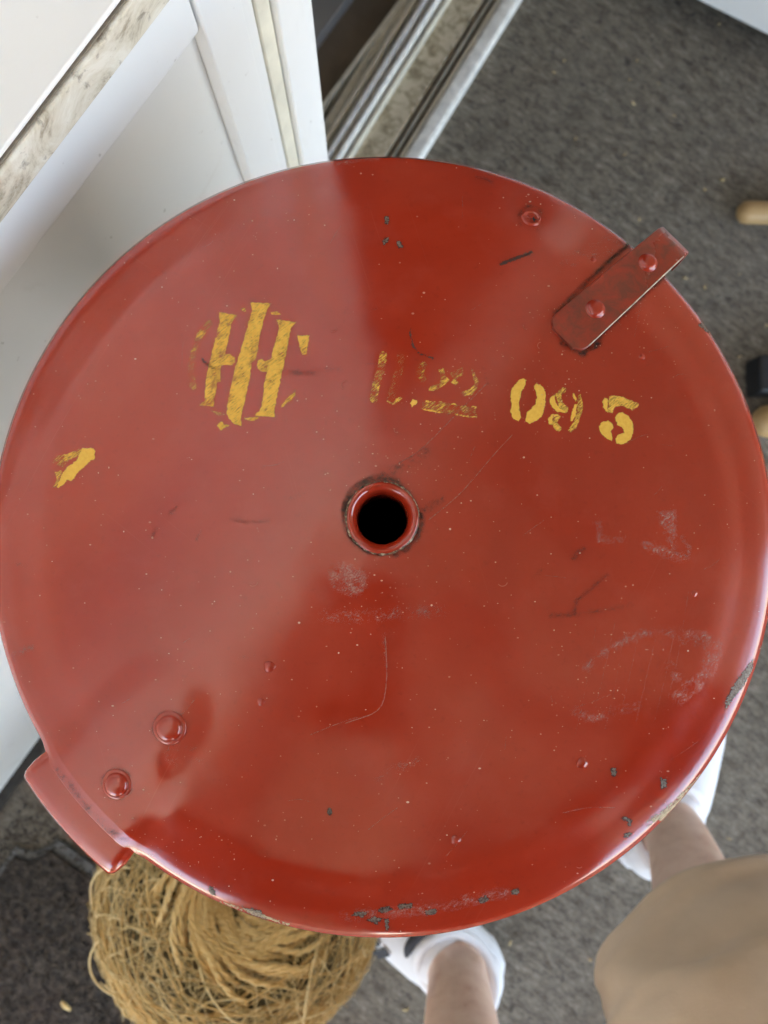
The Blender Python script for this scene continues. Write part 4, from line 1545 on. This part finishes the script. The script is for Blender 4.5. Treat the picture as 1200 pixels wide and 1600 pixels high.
WL, WR = np.array([-0.085, -0.125, 0.945]), np.array([0.105, -0.110, 0.945])
for s_, e_, w_, sg in [(SL, EL, WL, -1), (SR, ER, WR, 1)]:
    limb([s_, e_], [0.048, 0.042, 0.038])
    limb([e_, w_], [0.040, 0.036, 0.026])
    palm = w_ + np.array([-sg * 0.018, 0.055, 0.010])
    limb([w_, palm, palm + np.array([-sg * 0.004, 0.030, 0.004])], [0.024, 0.030, 0.026], 10)
    for k in range(4):
        b0 = palm + np.array([-sg * 0.002, 0.034 - 0.019 * k + 0.004, -0.006])
        L = [0.070, 0.078, 0.072, 0.058][k]
        pts = [b0, b0 + np.array([-sg * L * 0.20, 0.004, -0.010]), b0 + np.array([-sg * L * 0.55, 0.004, -0.010]), b0 + np.array([-sg * L * 0.8, 0.002, -0.002])]
        limb(pts, [0.0095, 0.0088, 0.0075], 9, 10)
    limb([palm + np.array([0, -0.02, 0.012]), palm + np.array([-sg * 0.018, 0.012, 0.028]), palm + np.array([-sg * 0.040, 0.028, 0.026])], [0.013, 0.011, 0.009], 9, 10)
bo = body.build("body", M_SKIN, None)
under(bo, person)
rm = bo.modifiers.new("remesh", 'REMESH')
rm.mode = 'VOXEL'
rm.voxel_size = 0.0055
rm.use_smooth_shade = True
sm = bo.modifiers.new("smooth", 'SMOOTH')
sm.factor = 0.6
sm.iterations = 8

# shorts: two draped legs joined at the seat
sh = MB()
N_S = 56


def shorts_leg(hip, knee, shin, tiltv, w0, w1, seed):
    """draped trouser leg: runs along the thigh and falls over the bent knee"""
    ax = knee - hip
    ax /= np.linalg.norm(ax)
    upv = np.array([0, 0, 1.0]) - ax * ax[2]
    upv /= np.linalg.norm(upv)
    sv = np.cross(ax, upv)        # to the wearer's right
    drop = shin - knee
    drop /= np.linalg.norm(drop)
    spine = smooth_path([hip, hip * 0.5 + knee * 0.5 + np.array([0, 0, 0.004]), knee - ax * 0.03 + np.array([0, 0, 0.004]), knee + ax * 0.016 + drop * 0.022, knee + ax * 0.026 + drop * 0.075], 46)
    T = np.gradient(spine, axis=0)
    T /= np.linalg.norm(T, axis=1)[:, None]
    ph = np.random.default_rng(seed).uniform(0, 6.28, 8)
    us = np.linspace(0, 1, 46)
    rings = []
    for inner in (False, True):
        ids = range(46) if not inner else range(45, 33, -1)
        for i in ids:
            u = us[i]
            t_ = T[i]
            up2 = np.cross(sv, t_)
            up2 /= np.linalg.norm(up2)
            ring = []
            w = np.interp(u, [0, 0.5, 0.8, 1.0], [w0, (w0 + w1) / 2, w1, w1 * 0.97])
            hg = np.interp(u, [0, 0.5, 0.8, 1.0], [0.085, 0.074, 0.062, 0.060])
            for k in range(N_S):
                a = 2 * math.pi * k / N_S
                ca, sa = math.cos(a), math.sin(a)
                fold = 0.0016 * math.sin(3 * a + ph[0] + 6.0 * u) * u + 0.0022 * math.sin(6 * a + ph[1] - 11 * u) * (0.3 + 0.7 * u) + 0.0030 * math.sin(24 * u + 2 * a + ph[2]) * (0.4 + u)
                fold += 0.0075 * math.exp(-((u - 0.70 - 0.10 * ca) / 0.030) ** 2) * max(0, sa) - 0.004 * math.exp(-((u - 0.60 - 0.12 * ca) / 0.03) ** 2) * max(0, sa)
                rg = lambda q: (1 - abs(math.sin(q))) ** 2
                fold += max(0, sa) ** 0.5 * (0.0105 * rg(7.5 * u - 1.3 * a + ph[3]) + 0.008 * rg(11 * u + 1.1 * a + ph[4])) * (0.25 + 0.75 * u) * (1 - 0.8 * max(0, u - 0.93) / 0.07)
                if 0.945 < u < 0.955:
                    fold -= 0.0016          # stitched hem line
                if u >= 0.955:
                    fold += 0.0014
                dr = 0.003 if inner else 0.0
                p_ = spine[i] + sv * ca * (w + fold - dr) + up2 * sa * (hg + fold - dr) + t_ * tiltv * ca * u ** 3
                ring.append(p_)
            rings.append(ring)
        if not inner:
            last = rings[-1]
            c_ = np.mean(last, 0)
            rings.append([p_ + T[-1] * 0.002 + (c_ - p_) * 0.012 for p_ in last])
    sh.loft(rings, cap=False)


shorts_leg(HR, KR, AR, 0.030, 0.118, 0.096, 3)
shorts_leg(HL, KL, AL, 0.0, 0.105, 0.090, 5)
P = smooth_path([HL + np.array([-0.02, 0.0, 0.02]), PV + np.array([0, 0, 0.03]), HR + np.array([0.02, 0, 0.02])], 16)
sh.tube(P, [0.09, 0.11, 0.118, 0.12, 0.122, 0.123, 0.124, 0.125, 0.125, 0.124, 0.123, 0.122, 0.12, 0.118, 0.11, 0.09], 20)
under(sh.build("shorts", M_KHAKI), person)

# shirt
t_ = MB()
rings = []
for u in np.linspace(0, 1, 20):
    c_ = (PV + np.array([0, 0, 0.05])) * (1 - u) + (NK - np.array([0, 0, 0.02])) * u + np.array([0.02, -0.03, 0]) * math.sin(math.pi * u)
    hw = np.interp(u, [0, 0.3, 0.7, 0.88, 1.0], [0.175, 0.178, 0.205, 0.19, 0.085])
    dp = np.interp(u, [0, 0.5, 0.85, 1.0], [0.172, 0.172, 0.160, 0.080])
    fwd = np.array([-side[1], side[0], 0])
    rings.append([c_ + side * hw * math.cos(a) + fwd * dp * math.sin(a) + np.array([0, 0, 0.008 * math.sin(4 * a + 7 * u)]) for a in np.linspace(0, 2 * math.pi, 32, endpoint=False)])
t_.loft(rings, cap=False)
for s_, e_, w_ in [(SL, EL, WL), (SR, ER, WR)]:
    t_.tube(smooth_path([s_, s_ * 0.3 + e_ * 0.7, e_, e_ * 0.4 + w_ * 0.6], 16), [0.068, 0.070, 0.068, 0.066, 0.064, 0.062, 0.060, 0.058, 0.058, 0.058, 0.057, 0.055, 0.052, 0.050, 0.048, 0.047], 18, cap=False)
under(t_.build("shirt", M_SHIRT), person)
h_ = MB()
h_.ellipsoid(HDc + np.array([0.008, -0.020, 0.022]), (0.088, 0.094, 0.108))
under(h_.build("hair", M_HAIR), person)


# shoes
def shoe(ankle, td, flip=1):
    t3 = np.array([td[0], td[1], 0.0])
    s3 = np.array([td[1], -td[0], 0.0])
    root = MB()
    Ls = 0.262
    heel = np.array([ankle[0], ankle[1], 0.0]) - t3 * 0.068
    rings = []
    stations = np.linspace(0, 1, 34)
    wid = lambda u: np.interp(u, [0, 0.04, 0.12, 0.3, 0.5, 0.68, 0.84, 0.94, 1.0], [0.010, 0.028, 0.039, 0.041, 0.047, 0.052, 0.047, 0.033, 0.008])
    hgt_ = lambda u: np.interp(u, [0, 0.04, 0.12, 0.25, 0.36, 0.5, 0.68, 0.86, 0.96, 1.0], [0.055, 0.076, 0.084, 0.080, 0.088, 0.078, 0.062, 0.050, 0.038, 0.020])
    off = lambda u: flip * 0.008 * math.sin(math.pi * u * 1.1)
    for u in stations:
        w, h = wid(u), hgt_(u)
        ring = []
        for k in range(28):
            a = 2 * math.pi * k / 28
            ca, sa = math.cos(a), math.sin(a)
            e = 2.4
            rx = abs(ca) ** (2 / e) * (1 if ca >= 0 else -1)
            rz = abs(sa) ** (2 / e) * (1 if sa >= 0 else -1)
            ring.append(heel + t3 * (u * Ls) + s3 * (rx * w * (1.0 if sa < 0.2 else 1 - 0.30 * sa) + off(u)) + np.array([0, 0, 0.018 + (h - 0.018) * (0.5 + 0.5 * rz)]))
        rings.append(ring)
    root.loft(rings)
    up = under(root.build("shoe", M_SHOE), person)
    b = MB()
    rings = []
    for (g, z) in [(0.94, 0.0012), (1.0, 0.004), (1.02, 0.012), (1.02, 0.022), (0.98, 0.026)]:
        ring = []
        for k in range(60):
            uu = k / 30.0
            sg = 1 if k < 30 else -1
            u = uu if k < 30 else 2 - uu
            u = 0.5 - 0.5 * math.cos(math.pi * min(max(u, 0), 1))
            ring.append(heel + t3 * ((u - 0.5) * Ls * (1.0 + 0.02 * g) + 0.5 * Ls) + s3 * (sg * (wid(u) + 0.004) * g + off(u)) + np.array([0, 0, z]))
        rings.append(ring)
    b.loft(rings)
    so = b.build("sole", M_SOLE, up)
    # padded collar round the ankle
    c = MB()
    ca_ = []
    for k in range(36):
        a = 2 * math.pi * k / 36
        ca_.append(np.array([ankle[0], ankle[1], 0.0]) + t3 * (0.050 * math.cos(a) + 0.002) + s3 * (0.036 * math.sin(a)) + np.array([0, 0, 0.078 + 0.010 * math.cos(2 * a)]))
    c.tube(ca_, 0.0065, 10, closed=True)
    c.build("collar", M_SHOE, up)
    return up, heel, t3, s3, wid, hgt_, off


up, heel, t3, s3, wid, hgt_, off = shoe(AL, TDL, -1)


def shoe_patch(u0, u1, a0, a1, nm, mat, lift=0.0012):
    mb = MB()
    rings = []
    for u in np.linspace(u0, u1, 12):
        w, h = wid(u) + lift, hgt_(u) + lift
        ring = []
        for a in np.linspace(a0, a1, 12):
            ca, sa = math.cos(a), math.sin(a)
            rx = abs(ca) ** (2 / 2.4) * (1 if ca >= 0 else -1)
            rz = abs(sa) ** (2 / 2.4) * (1 if sa >= 0 else -1)
            ring.append(heel + t3 * (u * 0.262) + s3 * (rx * w * (1.0 if sa < 0.2 else 1 - 0.30 * sa) + off(u)) + np.array([0, 0, 0.018 + (h - 0.018) * (0.5 + 0.5 * rz)]))
        rings.append(ring)
    mb.loft(rings, cap=False, closed_u=False)
    return mb.build(nm, mat, up)


mb = MB()
mb.tube([np.array([AL[0], AL[1], 0.0]) + t3 * (0.062 * math.cos(a) + 0.002) + s3 * (0.046 * math.sin(a)) + np.array([0, 0, 0.079 + 0.010 * math.cos(2 * a)]) for a in np.linspace(rad(-32), rad(58), 16)],
        [0.002, 0.004, 0.0055, 0.006, 0.006, 0.006, 0.006, 0.006, 0.006, 0.006, 0.006, 0.006, 0.006, 0.0055, 0.004, 0.002], 8)
mb.build("dark_stripe", M_SHOEDARK, up)
for k in range(3):
    shoe_patch(0.50 + k * 0.055, 0.54 + k * 0.055, rad(140), rad(185), "dark_tread_patch", M_SHOEDARK, 0.003)
shoe(AR, TDR, 1)

# stool that carries the seated person
stool = empty("wooden_stool", (PV[0], PV[1] - 0.02, 0))
tag(stool, "wooden stool under the seated person in khaki shorts", "stool")
c_ = np.array([PV[0], PV[1] - 0.02])
mb = MB()
mb.loft([[(c_[0] + q * math.cos(a), c_[1] + q * math.sin(a), z) for a in np.linspace(0, 2 * math.pi, 40, endpoint=False)] for q, z in [(0.150, 0.330), (0.160, 0.334), (0.162, 0.350), (0.158, 0.358)]])
under(mb.build("seat", M_WOOD), stool)
for k in range(4):
    a = rad(45 + 90 * k)
    mb = MB()
    mb.tube([(c_[0] + 0.16 * math.cos(a), c_[1] + 0.16 * math.sin(a), 0.001), (c_[0] + 0.10 * math.cos(a), c_[1] + 0.10 * math.sin(a), 0.329)], [0.014, 0.018], 12)
    under(mb.build("leg", M_WOOD), stool)

# phone in the hands
mb = MB()
mb.box((-0.062, -0.128, H + 0.006), (0.014, 0.018, H + 0.014))
tag(mb.build("smartphone", M_PHONE, bevel=0.004), "black smartphone held above the lid in both hands", "phone")
